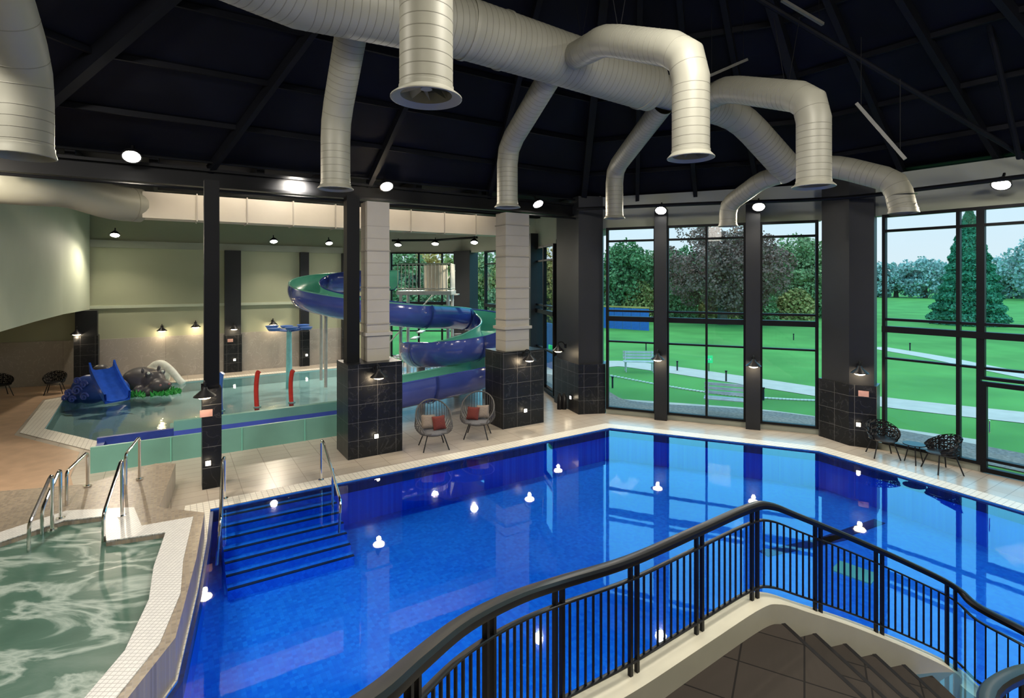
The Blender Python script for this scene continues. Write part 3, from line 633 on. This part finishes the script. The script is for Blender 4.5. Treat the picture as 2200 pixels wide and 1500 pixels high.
# ---------------------------------------------------------------- kids features
p=X(621,22.6,0); r=thing('water_tree','pale teal pole spray feature with blue dish arms','water feature',(p.x,p.y,-.4))
bm=B(); taper(bm,p+V((0,0,-.4)),p+V((0,0,2.1)),.13,.10,14); mk('pole',bm,m_teal,r,smooth=True)
for k in range(6):
    a=k*math.pi/3; e=p+V((math.cos(a)*.72,math.sin(a)*.72,2.12+.05*(k%2))); bm=B(); tube(bm,[p+V((0,0,2.0)),e],.04,8); arm=mk('arm',bm,m_bluep,r)
    bm=B(); lathe(bm,[(.001,-.06),(.2,-.04),(.27,.06),(.24,.07),(.001,.02)],e,16); mk('spray_dish',bm,m_bluep,arm,smooth=True)
for px,yt,yb,mm,cn in ((553,792,878,m_red,'red'),(627,790,868,m_red,'red'),(475,795,886,m_bluep,'blue')):
    b=W(px,yb,-.1); r=thing('water_jet_post',cn+' curved water jet post in the shallow pool','water feature',b,group='water jet posts')
    top=EYE-(yt-HZ)*b.y/F; bm=B(); 
    tube(bm,catmull([b+V((0,0,-.3)),b+V((-.04,0,.6)),b+V((.0,0,top-.1)),b+V((.05,0,top))],5),.075,12); mk('post',bm,mm,r,smooth=True)
    bm=B(); lathe(bm,[(.08,0),(.12,0),(.12,-.06),(.001,-.06)],b+V((0,0,.08)),16); mk('base_collar',bm,m_teal,r)
def remesh(o,vx=.035):
    md=o.modifiers.new('r','REMESH'); md.mode='VOXEL'; md.voxel_size=vx; md.use_smooth_shade=True
    s=o.modifiers.new('s','SMOOTH'); s.factor=.8; s.iterations=6
# hippo
hb=X(322,20.1,-.05); r=thing('hippo_sculpture','dark grey hippo play sculpture resting in shallow water','sculpture',hb)
bm=B(); sph(bm,hb+V((-.45,.25,.45)),.55,(1.3,.95,.85),20); sph(bm,hb+V((.15,0,.42)),.4,(1,.9,.95),16); sph(bm,hb+V((.5,-.2,.30)),.34,(1.1,1,.75),16); sph(bm,hb+V((.66,-.38,.32)),.13);sph(bm,hb+V((.78,-.15,.32)),.13)
for x,y in ((.13,-.28),(.33,.2)): sph(bm,hb+V((x,y,.74)),.12)
for x,y in ((-.10,-.25),(.13,.32)): sph(bm,hb+V((x,y,.86)),.1,(.6,.9,1.2))
for x,y in ((-.9,-.1),(-.2,-.3),(.2,-.4)): sph(bm,hb+V((x,y,.12)),.2)
o=mk('body',bm,m_hippo,r,smooth=True); remesh(o)
for x,y in ((.20,-.37),(.41,.1)):
    bm=B(); sph(bm,hb+V((x,y,.78)),.05); mk('eye',bm,m_hw,r,smooth=True)
for x,y in ((.72,-.49),(.88,-.24)):
    bm=B(); sph(bm,hb+V((x,y,.36)),.04); mk('nostril',bm,m_pink,r,smooth=True)
bm=B()
for k in range(90):
    a=random.uniform(-2.6,1.0); q=hb+V((math.cos(a)*random.uniform(.7,1.2),math.sin(a)*random.uniform(.3,.7)-.1,0)); taper(bm,q,q+V((random.uniform(-.1,.1),random.uniform(-.1,.1),random.uniform(.08,.20))),.07,.01,5)
o=mk('grass_tuft',bm,m_gr,r,label='green sculpted grass around the base'); o["kind"]="stuff"
hb2=X(356,21.8,-.05); r=thing('arched_white_sculpture','white humped play sculpture behind the hippo','sculpture',hb2)
bm=B(); tube(bm,catmull([hb2+V((-.8,.1,.50)),hb2+V((-.45,.05,.78)),hb2+V((-.1,0,.80)),hb2+V((.30,-.05,.50)),hb2+V((.6,-.1,.18)),hb2+V((.8,-.1,.0))],6),.14,16); sph(bm,hb2+V((-.3,0,.28)),.38,(1.3,.6,1.0)); o=mk('body',bm,m_hw,r,smooth=True); remesh(o,.045)
# wave slide
wb=X(215,18.9,-.05); r=thing('wave_slide','small blue toddler slide with sculpted curling waves','play slide',wb)
bm=B(); sph(bm,wb+V((-.40,.1,.35)),.55,(1.2,.8,.95),18); sph(bm,wb+V((.2,.3,.3)),.5,(1.2,.8,.9),16); sph(bm,wb+V((-.85,0,.15)),.3);sph(bm,wb+V((.0,.1,.9)),.24,(1.3,.7,.7))
o=mk('wave_body',bm,m_wave,r,smooth=True); remesh(o,.04)
for (x,y,z,rr) in ((-.80,-.38,.3,.14),(-.45,-.45,.42,.17),(-.65,-.4,.1,.12),(-.2,-.45,.2,.14),(-.25,-.4,.62,.13),(-1.0,-.3,.12,.1),(-.55,-.32,.72,.12)):
    pts=[]; 
    for k in range(22):
        a=k*.5; q=rr*(1-k/26); pts.append(wb+V((x+q*math.cos(a),y-.02*k*.1,z+q*math.sin(a))))
    bm=B(); tube(bm,pts,.028,6); mk('wave_curl',bm,m_sblue,r,smooth=True)
bm=B(); prev=None
for k in range(15):
    f=k/14; c=wb+V((.15+.95*f,-.1-.55*f,1.15-1.1*(f**.85)+.12*f*f)); tt=V((.95,-.55,0)).normalized(); s=V((-tt.y,tt.x,0)); 
    vs=[bm.verts.new(c+s*a+V((0,0,b))) for a,b in ((-.34,.22),(-.32,.0),(-.2,-.06),(.2,-.06),(.32,0),(.34,.22),(.40,.22),(.38,-.1),(-.38,-.1),(-.40,.22))]
    if prev:
        for j in range(10): bm.faces.new((prev[j],prev[(j+1)%10],vs[(j+1)%10],vs[j]))
    prev=vs
mk('chute',bm,m_chute,r,smooth=True)
bm=B(); sph(bm,wb+V((-.15,.25,.98)),.28,(1,.9,.8)); mk('grey_head',bm,m_hippo,r,smooth=True,label='rounded dark grey top of the slide')
# ---------------------------------------------------------------- handrails
def hrail(name,pts,label,rad=.1,post=None):
    r=thing(name,label,'handrail',V(pts[0]),group='steel grab rails'); bm=B(); tube(bm,fillet(pts,rad,5),.024,10); mk('rail_tube',bm,m_chrome,r,smooth=True)
    for b in (pts[0],) : 
        bm=B(); lathe(bm,[(.001,.02),(.06,.02),(.06,0)],V(b),14); mk('floor_flange',bm,m_chrome,r)
    if post:
        bm=B(); tube(bm,post,.022,10); mk('support_leg',bm,m_chrome,r,smooth=True)
p=W(690,1032); hrail('pool_handrail',[p,p+V((0,0,.85)),p+V((.12,-.18,.84)),V((-3.12,9.75,.15)),V((-3.10,9.6,-.35))],'polished steel handrail at the pool steps',.12,[p+V((.48,-.72,-.3)),p+V((.48,-.72,.50))])
p=W(483,1072); hrail('pool_handrail',[p,p+V((0,0,.82)),p+V((.06,-.2,.8)),V((-4.85,8.9,.2)),V((-4.8,8.7,-.45))],'polished steel handrail at the pool steps',.12,[p+V((.35,-.75,-.3)),p+V((.35,-.75,.48))])
def arch(a,b,h1,h2,z=.46): 
    a=V((a[0],a[1],z));b=V((b[0],b[1],b[2] if len(b)>2 else z)); return [a,a+V((0,0,h1)),b+V((0,0,h2)),b]
hrail('spa_handrail',arch(W(112,1140,.46).xy,(*W(62,1185,.38).xy,.36),.86,.40),'polished steel handrail into the spa')
hrail('spa_handrail',arch(W(130,1115,.46).xy,(*W(90,1150,.38).xy,.36),.80,.40),'polished steel handrail into the spa')
hrail('spa_handrail',arch(W(262,1110,.46).xy,(*W(222,1165,.38).xy,.36),.92,.42),'polished steel handrail into the spa')
hrail('spa_handrail',arch(W(188,1045,.46).xy,(*W(143,1085,.46).xy,.46),.62,.55),'polished steel grab rail on the mosaic step')
hrail('spa_handrail',arch(W(300,1030,.46).xy,(*W(270,1062,.46).xy,.46),.80,.70),'polished steel grab rail on the mosaic step')
# ---------------------------------------------------------------- lounge chairs
lc=thing('lounge_chair','rounded dark woven egg lounge chair with grey cushion','chair',(0,0,0),group='lounge chairs by the pool')
bm=B()
def rimpt(a): 
    return V((.44*math.sin(a),.40*math.cos(a)+.02,.78+.34*math.cos(a)))
for k in range(-13,14):
    a=math.radians(k*9.5); top=rimpt(a); bot=V((.26*math.sin(a),.24*math.cos(a),.36)); midp=V((.47*math.sin(a),.43*math.cos(a),(top.z+.36)/2-.02)); tube(bm,[bot,bot.lerp(midp,.6)+V((0,0,-.03)),midp,top],.009,5)
rim=[rimpt(math.radians(k*10)) for k in range(-13,14)]; tube(bm,rim,.018,8)
tube(bm,[rim[0],V((-.27,-.30,.42)),V((.27,-.30,.42)),rim[-1]],.018,8)
tube(bm,[V((.27*math.sin(math.radians(k*20)),.25*math.cos(math.radians(k*20)),.36)) for k in range(19)],.016,8)
mk('basket_frame',bm,m_wick,lc,smooth=True)
for sx in (-1,1):
    for sy in (-1,1): bm=B(); tube(bm,[(.2*sx,.2*sy,.37),(.32*sx,.32*sy,0)],.015,8); mk('leg',bm,m_blk,lc)
bm=B(); sph(bm,(0,-.02,.41),.33,(1,1,.22),20); mk('seat_cushion',bm,m_cush,lc,smooth=True)
P1=W(932,962);P2=W(1026,938)
a1=math.radians(20);a2=math.radians(-5)
lc.location=P1; lc.rotation_euler=(0,0,a1); cpy(lc,P2,a2)
def pillow(bm,s=.4):
    res=bmesh.ops.create_grid(bm,x_segments=12,y_segments=12,size=s/2); vs=res['verts']; g2=bmesh.ops.create_grid(bm,x_segments=12,y_segments=12,size=s/2)['verts']
    for L_,sg in ((vs,1),(g2,-1)):
        for v in L_:
            x=v.co.x/(s/2);y=v.co.y/(s/2); v.co.z=sg*.085*max(0,(1-x**4)*(1-y**4))**.6; k=1-.06*(1-abs(x))*(abs(y)**4)-.0; v.co.y*=k; v.co.x*=1-.06*(1-abs(y))*(abs(x)**4)
    bmesh.ops.remove_doubles(bm,verts=bm.verts,dist=.0005)
for P_,a_,lst in ((P1,a1,((m_bei,(-.12,.12,.62)),(m_redc,(.1,.0,.60)))),(P2,a2,((m_bei,(.12,.12,.63)),(m_redc,(-.1,.02,.60))))):
    for mm,l in lst:
        bm=B(); pillow(bm,.34); o=mk('cushion',bm,mm,smooth=True,label=('rust red' if mm is m_redc else 'beige')+' square cushion propped on the lounge chair',cat='cushion',group='scatter cushions')
        o.location=P_+Matrix.Rotation(a_,3,'Z')@V(l); o.rotation_euler=(math.radians(68),0,a_+(.2 if l[0]>0 else -.2))
# honeycomb chairs
hc=thing('garden_chair','black perforated lattice armchair','chair',(0,0,0),group='lattice chairs by the window')
bm=B(); rows=5; cols=13; g=[]
for j in range(rows+1):
    rr=[]
    for i in range(cols+1):
        a=math.radians(-125+250*(i+ (.25 if j%2 else -.25 if 0<i<cols else 0))/cols); h=.42+(.38*(.55+.45*math.cos(a)))*j/rows; ra=.27+.07*j/rows; rr.append(bm.verts.new((ra*math.sin(a)+random.uniform(-.012,.012),ra*math.cos(a),h)))
    g.append(rr)
for j in range(rows):
    for i in range(cols):
        q=(g[j][i],g[j][i+1],g[j+1][i+1],g[j+1][i])
        if (i+j)%2: bm.faces.new((q[0],q[1],q[2]));bm.faces.new((q[0],q[2],q[3]))
        else: bm.faces.new((q[0],q[1],q[3]));bm.faces.new((q[1],q[2],q[3]))
o=mk('lattice_back',bm,m_blk,hc); w_=o.modifiers.new('w','WIREFRAME'); w_.thickness=.028
bm=B(); lathe(bm,[(.001,.43),(.26,.43),(.29,.41),(.26,.39),(.001,.39)],(0,0,0),20); mk('seat',bm,m_blk,hc,smooth=True)
for sx in (-1,1):
    for sy in (-1,1): bm=B(); tube(bm,[(.16*sx,.16*sy,.4),(.27*sx,.26*sy,0)],.014,8); mk('leg',bm,m_blk,hc)
hc.location=(8.8,12.7,0); hc.rotation_euler=(0,0,math.radians(-15)); cpy(hc,(9.4,11.7,0),math.radians(-95))
hc2=cpy(hc,(-17.3,19.6,0),math.radians(30)); hc2.location=(*W(118,846).xy,0)
hc3=cpy(hc,(0,0,0),math.radians(60)); hc3.location=(*W(2,852).xy,0)
r=thing('side_table','small round black side table','table',(9.2,12.2,0)); q=V((9.17,12.2,0))
bm=B(); lathe(bm,[(.001,.45),(.22,.45),(.22,.43),(.001,.43)],q,24); mk('table_top',bm,m_blk,r)
for k in range(3): a=k*2.1; bm=B(); tube(bm,[q+V((.1*math.cos(a),.1*math.sin(a),.43)),q+V((.2*math.cos(a),.2*math.sin(a),0))],.012,8); mk('leg',bm,m_blk,r)
# extinguishers
for px in (1202,1212):
    p=X(px,17.3,0); r=thing('fire_extinguisher','black fire extinguisher standing by the pier','fire extinguisher',p,group='extinguishers')
    bm=B(); lathe(bm,[(.001,0),(.08,0),(.08,.4),(.03,.48),(.03,.52),(.001,.52)],p,16); mk('cylinder',bm,m_blk,r,smooth=True)
    bm=B(); tube(bm,[p+V((0,0,.5)),p+V((-.05,-.08,.48)),p+V((-.06,-.09,.3))],.012,6); mk('hose',bm,m_blk,r)
# ---------------------------------------------------------------- stair + balustrade
railp=[V((-.55,.9,3.2)),V((-.5,1.4,3.0)),V((-.426,1.75,2.85)),V((-.365,2.1,2.71)),V((-.23,2.6,2.53)),V((0,3.1,2.35)),V((.31,3.6,2.16)),V((.91,4.15,2.02)),X(1500,4.69,2.0),X(1610,5.15,2.0),X(1655,5.27,1.97),X(1720,5.42,1.79),X(1825,5.68,1.46),X(1940,5.85,1.12),X(2045,5.88,.84),V((4.98,5.72,.70)),V((5.25,5.42,.60)),V((5.35,4.95,.56))]
rp=catmull(railp,6)
bal=thing('balustrade','curved black metal balustrade following the stair landing','railing',(1,4,1))
def flat(bm,pts,w,h):
    prev=None
    for i,p in enumerate(pts):
        tt=(pts[min(i+1,len(pts)-1)]-pts[max(i-1,0)]); tt.z=0; tt.normalize(); s=V((tt.y,-tt.x,0))
        vs=[bm.verts.new(p+s*w*a+V((0,0,h*b))) for a,b in ((-.42,-.5),(-.5,-.2),(-.5,.15),(-.36,.42),(-.12,.5),(.12,.5),(.36,.42),(.5,.15),(.5,-.2),(.42,-.5))]
        if prev:
            for k in range(10): bm.faces.new((prev[k],prev[(k+1)%10],vs[(k+1)%10],vs[k]))
        else: bm.faces.new(vs[::-1])
        prev=vs
    bm.faces.new(prev)
bm=B(); flat(bm,rp,.09,.065); mk('handrail',bm,m_rail,bal,smooth=True)
for dz in (-.15,-.80):
    bm=B(); flat(bm,[p+V((0,0,dz)) for p in rp],.04,.018); mk('horizontal_rail',bm,m_rail,bal)
acc=[0]
for i in range(1,len(rp)): acc.append(acc[-1]+(rp[i]-rp[i-1]).xy.length)
def at(s):
    for i in range(1,len(rp)):
        if acc[i]>=s: f=(s-acc[i-1])/max(1e-6,acc[i]-acc[i-1]); return rp[i-1].lerp(rp[i],f)
    return rp[-1]
s=.25;k=0
while s<acc[-1]-.05:
    p=at(s); tt=(at(s+.03)-at(s-.03)); ang=math.atan2(tt.y,tt.x)
    if k%10 in (0,1):
        bm=B(); box(bm,(p.x,p.y,p.z-.46),(.030,.030,.90),ang); mk('post',bm,m_rail,bal)
        s+=.08 if k%10==0 else .087
    else:
        bm=B(); box(bm,(p.x,p.y,p.z-.475),(.014,.014,.65),ang); mk('baluster',bm,m_rail,bal); s+=.087
    k+=1
# upstand wall
st=thing('staircase','cream plastered staircase with dark carpeted landing and steps','staircase',(2,4,0))
bm=B(); prev=None
for i,p in enumerate(rp):
    tt=(rp[min(i+1,len(rp)-1)]-rp[max(i-1,0)]); tt.z=0; tt.normalize(); sd=V((tt.y,-tt.x,0)); z=p.z-.90
    o_=p+sd*-.09; i_=p+sd*.13
    vs=[bm.verts.new(v) for v in ((o_.x,o_.y,PB),(o_.x,o_.y,z),(i_.x,i_.y,z),(i_.x,i_.y,PB))]
    if prev:
        for k in range(4): bm.faces.new((prev[k],prev[(k+1)%4],vs[(k+1)%4],vs[k]))
    prev=vs
mk('stringer_wall',bm,m_cream,st,smooth=True)
land=[(.97,4.05),(1.68,4.6),(2.22,5.03),(2.45,5.12),(2.60,5.12),(2.95,3.3),(2.5,2.6),(.5,2.6),(.45,3.55)]
bm=B(); prism(bm,land,.65,.90); mk('landing',bm,m_carpet,st,label='dark carpeted landing')
for k in range(1,6):
    z=.90-.17*k
    def o(j): return (2.60+.36*j,5.13+.115*j-.004*j*j)
    def n_(j): return (2.95+.29*j,3.3+.16*j)
    bm=B(); prism(bm,[o(k-1),o(k),n_(k),n_(k-1)],PB,z); s_=mk('step',bm,m_carpet,st)
    bm=B(); a=V((*o(k-1),z+.158));b=V((*n_(k-1),z+.158)); beam(bm,a,b,.04,.028); mk('step_nosing',bm,m_nose,s_,label='dark rubber step nosing')
for k in range(5):
    z=1.10+.17*k; y=3.45-.38*k; x=.25-.14*k; bm=B(); box(bm,(x+.7,y,z-.3),(1.3,.4,.6)); mk('step',bm,m_carpet,st)
r2=[V((2.0,2.1,2.05)),V((2.3,2.55,2.0)),V((2.66,2.98,1.90)),V((3.22,3.33,1.76)),V((3.7,3.6,1.5)),V((4.4,4.0,1.05)),V((4.7,4.15,.9))]
r2c=catmull(r2,5); b2=thing('balustrade','black metal balustrade on the inner side of the stairs','railing',(3,3,1))
bm=B(); flat(bm,r2c,.09,.065); mk('handrail',bm,m_rail,b2,smooth=True)
for i,p in enumerate(r2c):
    if i%2==0: bm=B(); box(bm,(p.x,p.y,p.z-.48),(.018,.018,.92)); mk('baluster',bm,m_rail,b2)
# ---------------------------------------------------------------- outside
bm=B(); fill(bm,[[(-150,-60),(220,-60),(220,260),(-150,260)],[(x,y) for x,y in room]],-.04); mk('lawn',bm,m_grass,label='wide bright green lawn',cat='lawn',kind='structure',recalc=False)
def strip(name,pts,w,z,mt,label):
    pts=catmull(pts,6); bm=B(); prev=None
    for i,p in enumerate(pts):
        tt=(pts[min(i+1,len(pts)-1)]-pts[max(i-1,0)]); tt.z=0; tt.normalize(); s=V((tt.y,-tt.x,0))*w/2
        vs=[bm.verts.new((p.x-s.x,p.y-s.y,z)),bm.verts.new((p.x+s.x,p.y+s.y,z))]
        if prev:
            f=bm.faces.new((prev[0],prev[1],vs[1],vs[0])); f.normal_update()
            if f.normal.z<0: f.normal_flip()
        prev=vs
    mk(name,bm,mt,label=label,cat='path',kind='structure',recalc=False)
strip('garden_path',[W(1160,800),W(1310,780),W(1420,790),W(1560,810),W(1757,840),W(1900,862),W(2200,895),W(2500,925)],1.8,-.025,m_path,'pale winding garden path')
strip('garden_path',[W(1150,850),W(1310,866),W(1500,880),W(1660,894),W(1900,930),W(2120,962)],1.7,-.02,m_path,'pale path close to the building')
strip('garden_path',[W(1880,745),W(2000,765),W(2100,785),W(2250,815)],1.4,-.025,m_path,'grey path crossing the lawn')
strip('gravel_strip',[(V((-3,28.5,0))),V((2.2,21.5,0)),V((3.6,17.9,0)),V((9.0,15.6,0)),V((14.5,8.6,0))],1.7,-.015,m_gravel,'brown gravel margin beside the glazing')
def leafmat(name,c,var=.3,ns=.5): return mat(name,c,.8,var=var,ns=ns,spec=.1)
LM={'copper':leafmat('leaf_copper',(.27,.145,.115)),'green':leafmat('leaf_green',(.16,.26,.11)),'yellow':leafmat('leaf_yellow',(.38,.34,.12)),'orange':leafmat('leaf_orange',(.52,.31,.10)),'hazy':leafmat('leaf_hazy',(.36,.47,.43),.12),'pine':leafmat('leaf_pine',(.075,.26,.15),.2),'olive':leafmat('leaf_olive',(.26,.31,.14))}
def tree(loc,h,w,kind,n,label,conifer=False,z0=.12,leaf=.35):
    loc=V((loc[0],loc[1],-.04)); r=thing('tree',label,'tree',loc)
    bm=B(); taper(bm,loc,loc+V((0,0,h*.75)),w*.035+.08,.04,8)
    if not conifer:
        for k in range(9):
            a=random.uniform(0,6.28); z=h*random.uniform(.15,.5); e=V((math.cos(a)*w*.38,math.sin(a)*w*.38,z+h*.25)); taper(bm,loc+V((0,0,z)),loc+e,.10+w*.006,.02,6)
    mk('trunk',bm,m_bark,r,smooth=True)
    verts=[];faces=[]; cl=[]
    if not conifer:
        for k in range(110):
            u=V([random.gauss(0,1) for _ in range(3)]).normalized()*(random.random()**.4)
            cl.append((V((u.x*w*.42,u.y*w*.42,h*(z0+(1-z0)*.5)+u.z*h*(1-z0)*.42)),min(w,h)*random.uniform(.07,.14)))
    for i in range(n):
        if conifer:
            t_=random.random()**.75; z=h*(z0+(1-z0)*(1-t_)); lay=.92+.08*math.sin(z*7); rr=w/2*(t_**.9)*lay*random.uniform(.82,1.03)+.05; a=random.uniform(0,6.28); rr*=1+.08*math.sin(a*5+z)
            p=V((rr*math.cos(a),rr*math.sin(a),z-rr*.15))
        else:
            c,rc_=random.choice(cl); u=V([random.gauss(0,1) for _ in range(3)]).normalized()*rc_*random.uniform(.75,1.1); p=c+u
        p=p+loc; a=V([random.gauss(0,1) for _ in range(3)]).normalized(); b=a.cross(V([random.gauss(0,1) for _ in range(3)])).normalized(); s=leaf*random.uniform(.5,1.1)
        k=len(verts); verts+= [p-a*s*.5,p+b*s*.4,p+a*s*.5,p-b*s*.4]; faces.append((k,k+1,k+2,k+3))
    me=bpy.data.meshes.new('foliage'); me.from_pydata([tuple(v-loc) for v in verts],[],faces); me.materials.append(LM[kind]); o=bpy.data.objects.new('foliage',me); sc.collection.objects.link(o); o.parent=r; o["kind"]="stuff"
    return r
tree(X(1552,50,0),10.2,12.6,'copper',34000,'broad copper-leaved beech tree on the lawn',z0=.08,leaf=.28)
tree(X(2082,50,0),11.0,6.4,'pine',28000,'tall dark green conical conifer on the lawn',True,z0=.0,leaf=.32)
tree(X(1712,60,0),9.6,8,'olive',12000,'round green tree behind the beech',leaf=.38,z0=.05)
tree(X(1350,58,0),8.8,6.5,'green',12000,'leafy green tree beyond the lawn',leaf=.38,z0=.05)
tree(X(1408,64,0),8.6,6.0,'olive',9000,'leafy green tree beyond the lawn',leaf=.38,z0=.05)
tree(X(1312,64,0),6,5,'orange',5000,'small orange autumn tree',leaf=.38,z0=.05)
tree(X(1462,70,0),9,7,'green',8000,'leafy tree behind the beech',leaf=.45,z0=.05)
tree(X(1640,72,0),9,9,'green',8000,'leafy tree behind the beech',leaf=.48,z0=.02)
tree(X(1180,46,0),7.6,4.4,'orange',6000,'orange autumn tree near the building',z0=.05,leaf=.32)
tree(X(1140,60,0),8,5,'yellow',4500,'yellow autumn tree beyond the glazing',z0=.05,leaf=.42)
tree(X(1085,62,0),7.6,5.5,'yellow',4500,'yellow autumn tree beyond the glazing',z0=.05,leaf=.42); tree(X(1035,70,0),9,7,'olive',4500,'green tree beyond the far windows',z0=.05,leaf=.5)
tree(X(985,60,0),7.8,5.5,'yellow',5000,'yellow-green tree beyond the far windows',z0=.05,leaf=.42); tree(X(925,70,0),8.5,7,'orange',4500,'autumn tree beyond the far windows',z0=.05,leaf=.5); tree(X(870,60,0),8,6,'olive',4500,'green tree beyond the far windows',z0=.05,leaf=.45)
tree(X(1755,68,0),7,5,'yellow',4500,'yellow-green tree beside the beech',z0=.03,leaf=.42)
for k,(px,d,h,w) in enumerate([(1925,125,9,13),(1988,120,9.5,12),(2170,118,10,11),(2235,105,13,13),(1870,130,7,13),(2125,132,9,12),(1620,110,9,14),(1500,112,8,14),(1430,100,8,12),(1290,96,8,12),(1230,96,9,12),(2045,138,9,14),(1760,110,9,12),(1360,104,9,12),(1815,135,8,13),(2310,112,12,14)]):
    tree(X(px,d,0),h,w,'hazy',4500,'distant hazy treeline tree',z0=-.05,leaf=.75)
def shrub(loc,h,w,kind):
    loc=V((loc[0],loc[1],-.04)); verts=[];faces=[]
    for i in range(2600):
        u=V([random.gauss(0,1) for _ in range(3)]).normalized(); u.z=abs(u.z); p=V((u.x*w/2,u.y*w/2,u.z*h))*random.uniform(.7,1.05)
        a=V([random.gauss(0,1) for _ in range(3)]).normalized(); b=a.cross(V([random.gauss(0,1) for _ in range(3)])).normalized(); s=.4*random.uniform(.5,1.1)
        k=len(verts); verts+= [p-a*s*.5,p+b*s*.4,p+a*s*.5,p-b*s*.4]; faces.append((k,k+1,k+2,k+3))
    me=bpy.data.meshes.new('shrub'); me.from_pydata([tuple(v) for v in verts],[],faces); me.materials.append(LM[kind]); o=bpy.data.objects.new('shrub',me); sc.collection.objects.link(o); o.location=loc
    tag(o,'dense leafy shrub at the edge of the lawn','shrub',None,'shrubs beyond the lawn')
for k,px in enumerate(range(1290,1790,42)): shrub(X(px,57+3*(k%2),0),2.4+.8*(k%3),4.0,('green','olive','yellow','green')[k%4])
for k,px in enumerate((860,930,1000,1070,1140,1200)): shrub(X(px,52+3*(k%2),0),2.6+.6*(k%2),4.5,('green','olive')[k%2])
def bench(p,rz,Lb=1.7):
    r=thing('garden_bench','pale metal slatted bench on the path','bench',p,group='garden benches')
    def q(x,y,z): return p+Matrix.Rotation(rz,3,'Z')@V((x,y,z))
    for k in range(4): bm=B(); beam(bm,q(-Lb/2,-.2+.13*k,.45),q(Lb/2,-.2+.13*k,.45),.09,.03); mk('seat_slat',bm,m_bench,r)
    for k in range(3): bm=B(); beam(bm,q(-Lb/2,.24+.02*k,.58+.13*k),q(Lb/2,.24+.02*k,.58+.13*k),.03,.09); mk('back_slat',bm,m_bench,r)
    for x in (-Lb/2+.1,Lb/2-.1):
        for y in (-.2,.22): bm=B(); tube(bm,[q(x,y,-.02),q(x,y,.45 if y<0 else .9)],.025,6); mk('leg',bm,m_bench,r)
bench(W(1373,798),-.1,1.4); bench(W(1560,888),THC,1.3)
bo=thing('bollard_light','short dark garden bollard light','bollard',(0,0,0),group='garden bollards')
bm=B(); tube(bm,[(0,0,-.04),(0,0,.5)],.05,12); mk('post',bm,m_dark,bo,smooth=True)
bm=B(); lathe(bm,[(.001,.6),(.07,.6),(.07,.55),(.05,.5)],(0,0,0),12); mk('cap',bm,m_blk,bo,smooth=True)
for i,(px,py) in enumerate([(1316,832),(1388,752),(1455,795),(1560,818),(1640,858),(1955,752),(1705,730)]):
    o=bo if i==0 else cpy(bo,(0,0,0)); w_=W(px,max(py,705)); o.location=(w_.x,w_.y,0); o.scale=(.7,.7,.7)
r=thing('garden_sign','small green and white garden sign','sign',W(1523,798)); p=W(1523,798)
bm=B(); tube(bm,[p,p+V((0,0,.4))],.02,6); mk('sign_post',bm,m_dark,r)
bm=B(); box(bm,p+V((0,0,.55)),(.34,.03,.34)); mk('sign_panel',bm,m_signg,r)
bm=B(); beam(bm,p+V((-.1,-.02,.58)),p+V((.1,-.02,.52)),.01,.03);beam(bm,p+V((-.1,-.02,.52)),p+V((.1,-.02,.58)),.01,.03); mk('sign_mark',bm,m_signw,r)
r=thing('blue_hoarding','bright blue site hoarding with orange rail beside the lawn','fence',X(1340,46,0)); a=X(1285,47,0);b=X(1395,44,0)
for k in range(6): bm=B(); p=a.lerp(b,k/6);q=a.lerp(b,(k+.96)/6); beam(bm,p+V((0,0,.85)),q+V((0,0,.85)),.05,1.8); mk('fence_panel',bm,m_fence,r)
bm=B(); beam(bm,a+V((0,0,1.85)),b+V((0,0,1.85)),.1,.12); mk('top_rail',bm,LM['orange'],r)
a=X(1158,27,0);b=X(1190,25,0); bm=B(); beam(bm,a+V((0,0,1)),b+V((0,0,1)),.05,2.2); mk('blue_screen',bm,m_fence,label='blue fence panel outside the window',cat='fence')
# studs along path
for k in range(60):
    f=k/59; p=W(1310+f*445,803+f*50+12*math.sin(f*3)) ; bm=B(); box(bm,(p.x,p.y-.4,-.01),(.12,.08,.04)); mk('path_stud',bm,m_signw,label='small white path edging stud',cat='path stud',group='path studs')
# world: overcast sky, brighter and bluer overhead than at the horizon
w=bpy.data.worlds.new('overcast'); sc.world=w; w.use_nodes=True; nt=w.node_tree; bg=nt.nodes['Background']
tc=nt.nodes.new('ShaderNodeTexCoord'); sx=nt.nodes.new('ShaderNodeSeparateXYZ'); r=nt.nodes.new('ShaderNodeValToRGB')
nt.links.new(tc.outputs['Generated'],sx.inputs[0]); nt.links.new(sx.outputs['Z'],r.inputs['Fac']); e=r.color_ramp.elements
e[0].position=0; e[0].color=(.25,.285,.30,1); e[1].position=.7; e[1].color=(.40,.54,.62,1); x=e.new(.12); x.color=(.22,.29,.33,1); x=e.new(.22); x.color=(.12,.60,.88,1); x=e.new(.48); x.color=(.14,.60,.88,1)
nt.links.new(r.outputs[0],bg.inputs[0]); bg.inputs[1].default_value=3.2
# camera
cam=bpy.data.cameras.new('camera'); co=bpy.data.objects.new('camera',cam); sc.collection.objects.link(co); co.location=(0,0,EYE); co.rotation_euler=(math.pi/2,0,0)
cam.sensor_width=36; cam.lens=F/2200*36; cam.shift_y=-150/2200; cam.clip_end=600; sc.camera=co
sc.view_settings.view_transform='Standard'
print('done',len(bpy.data.objects))
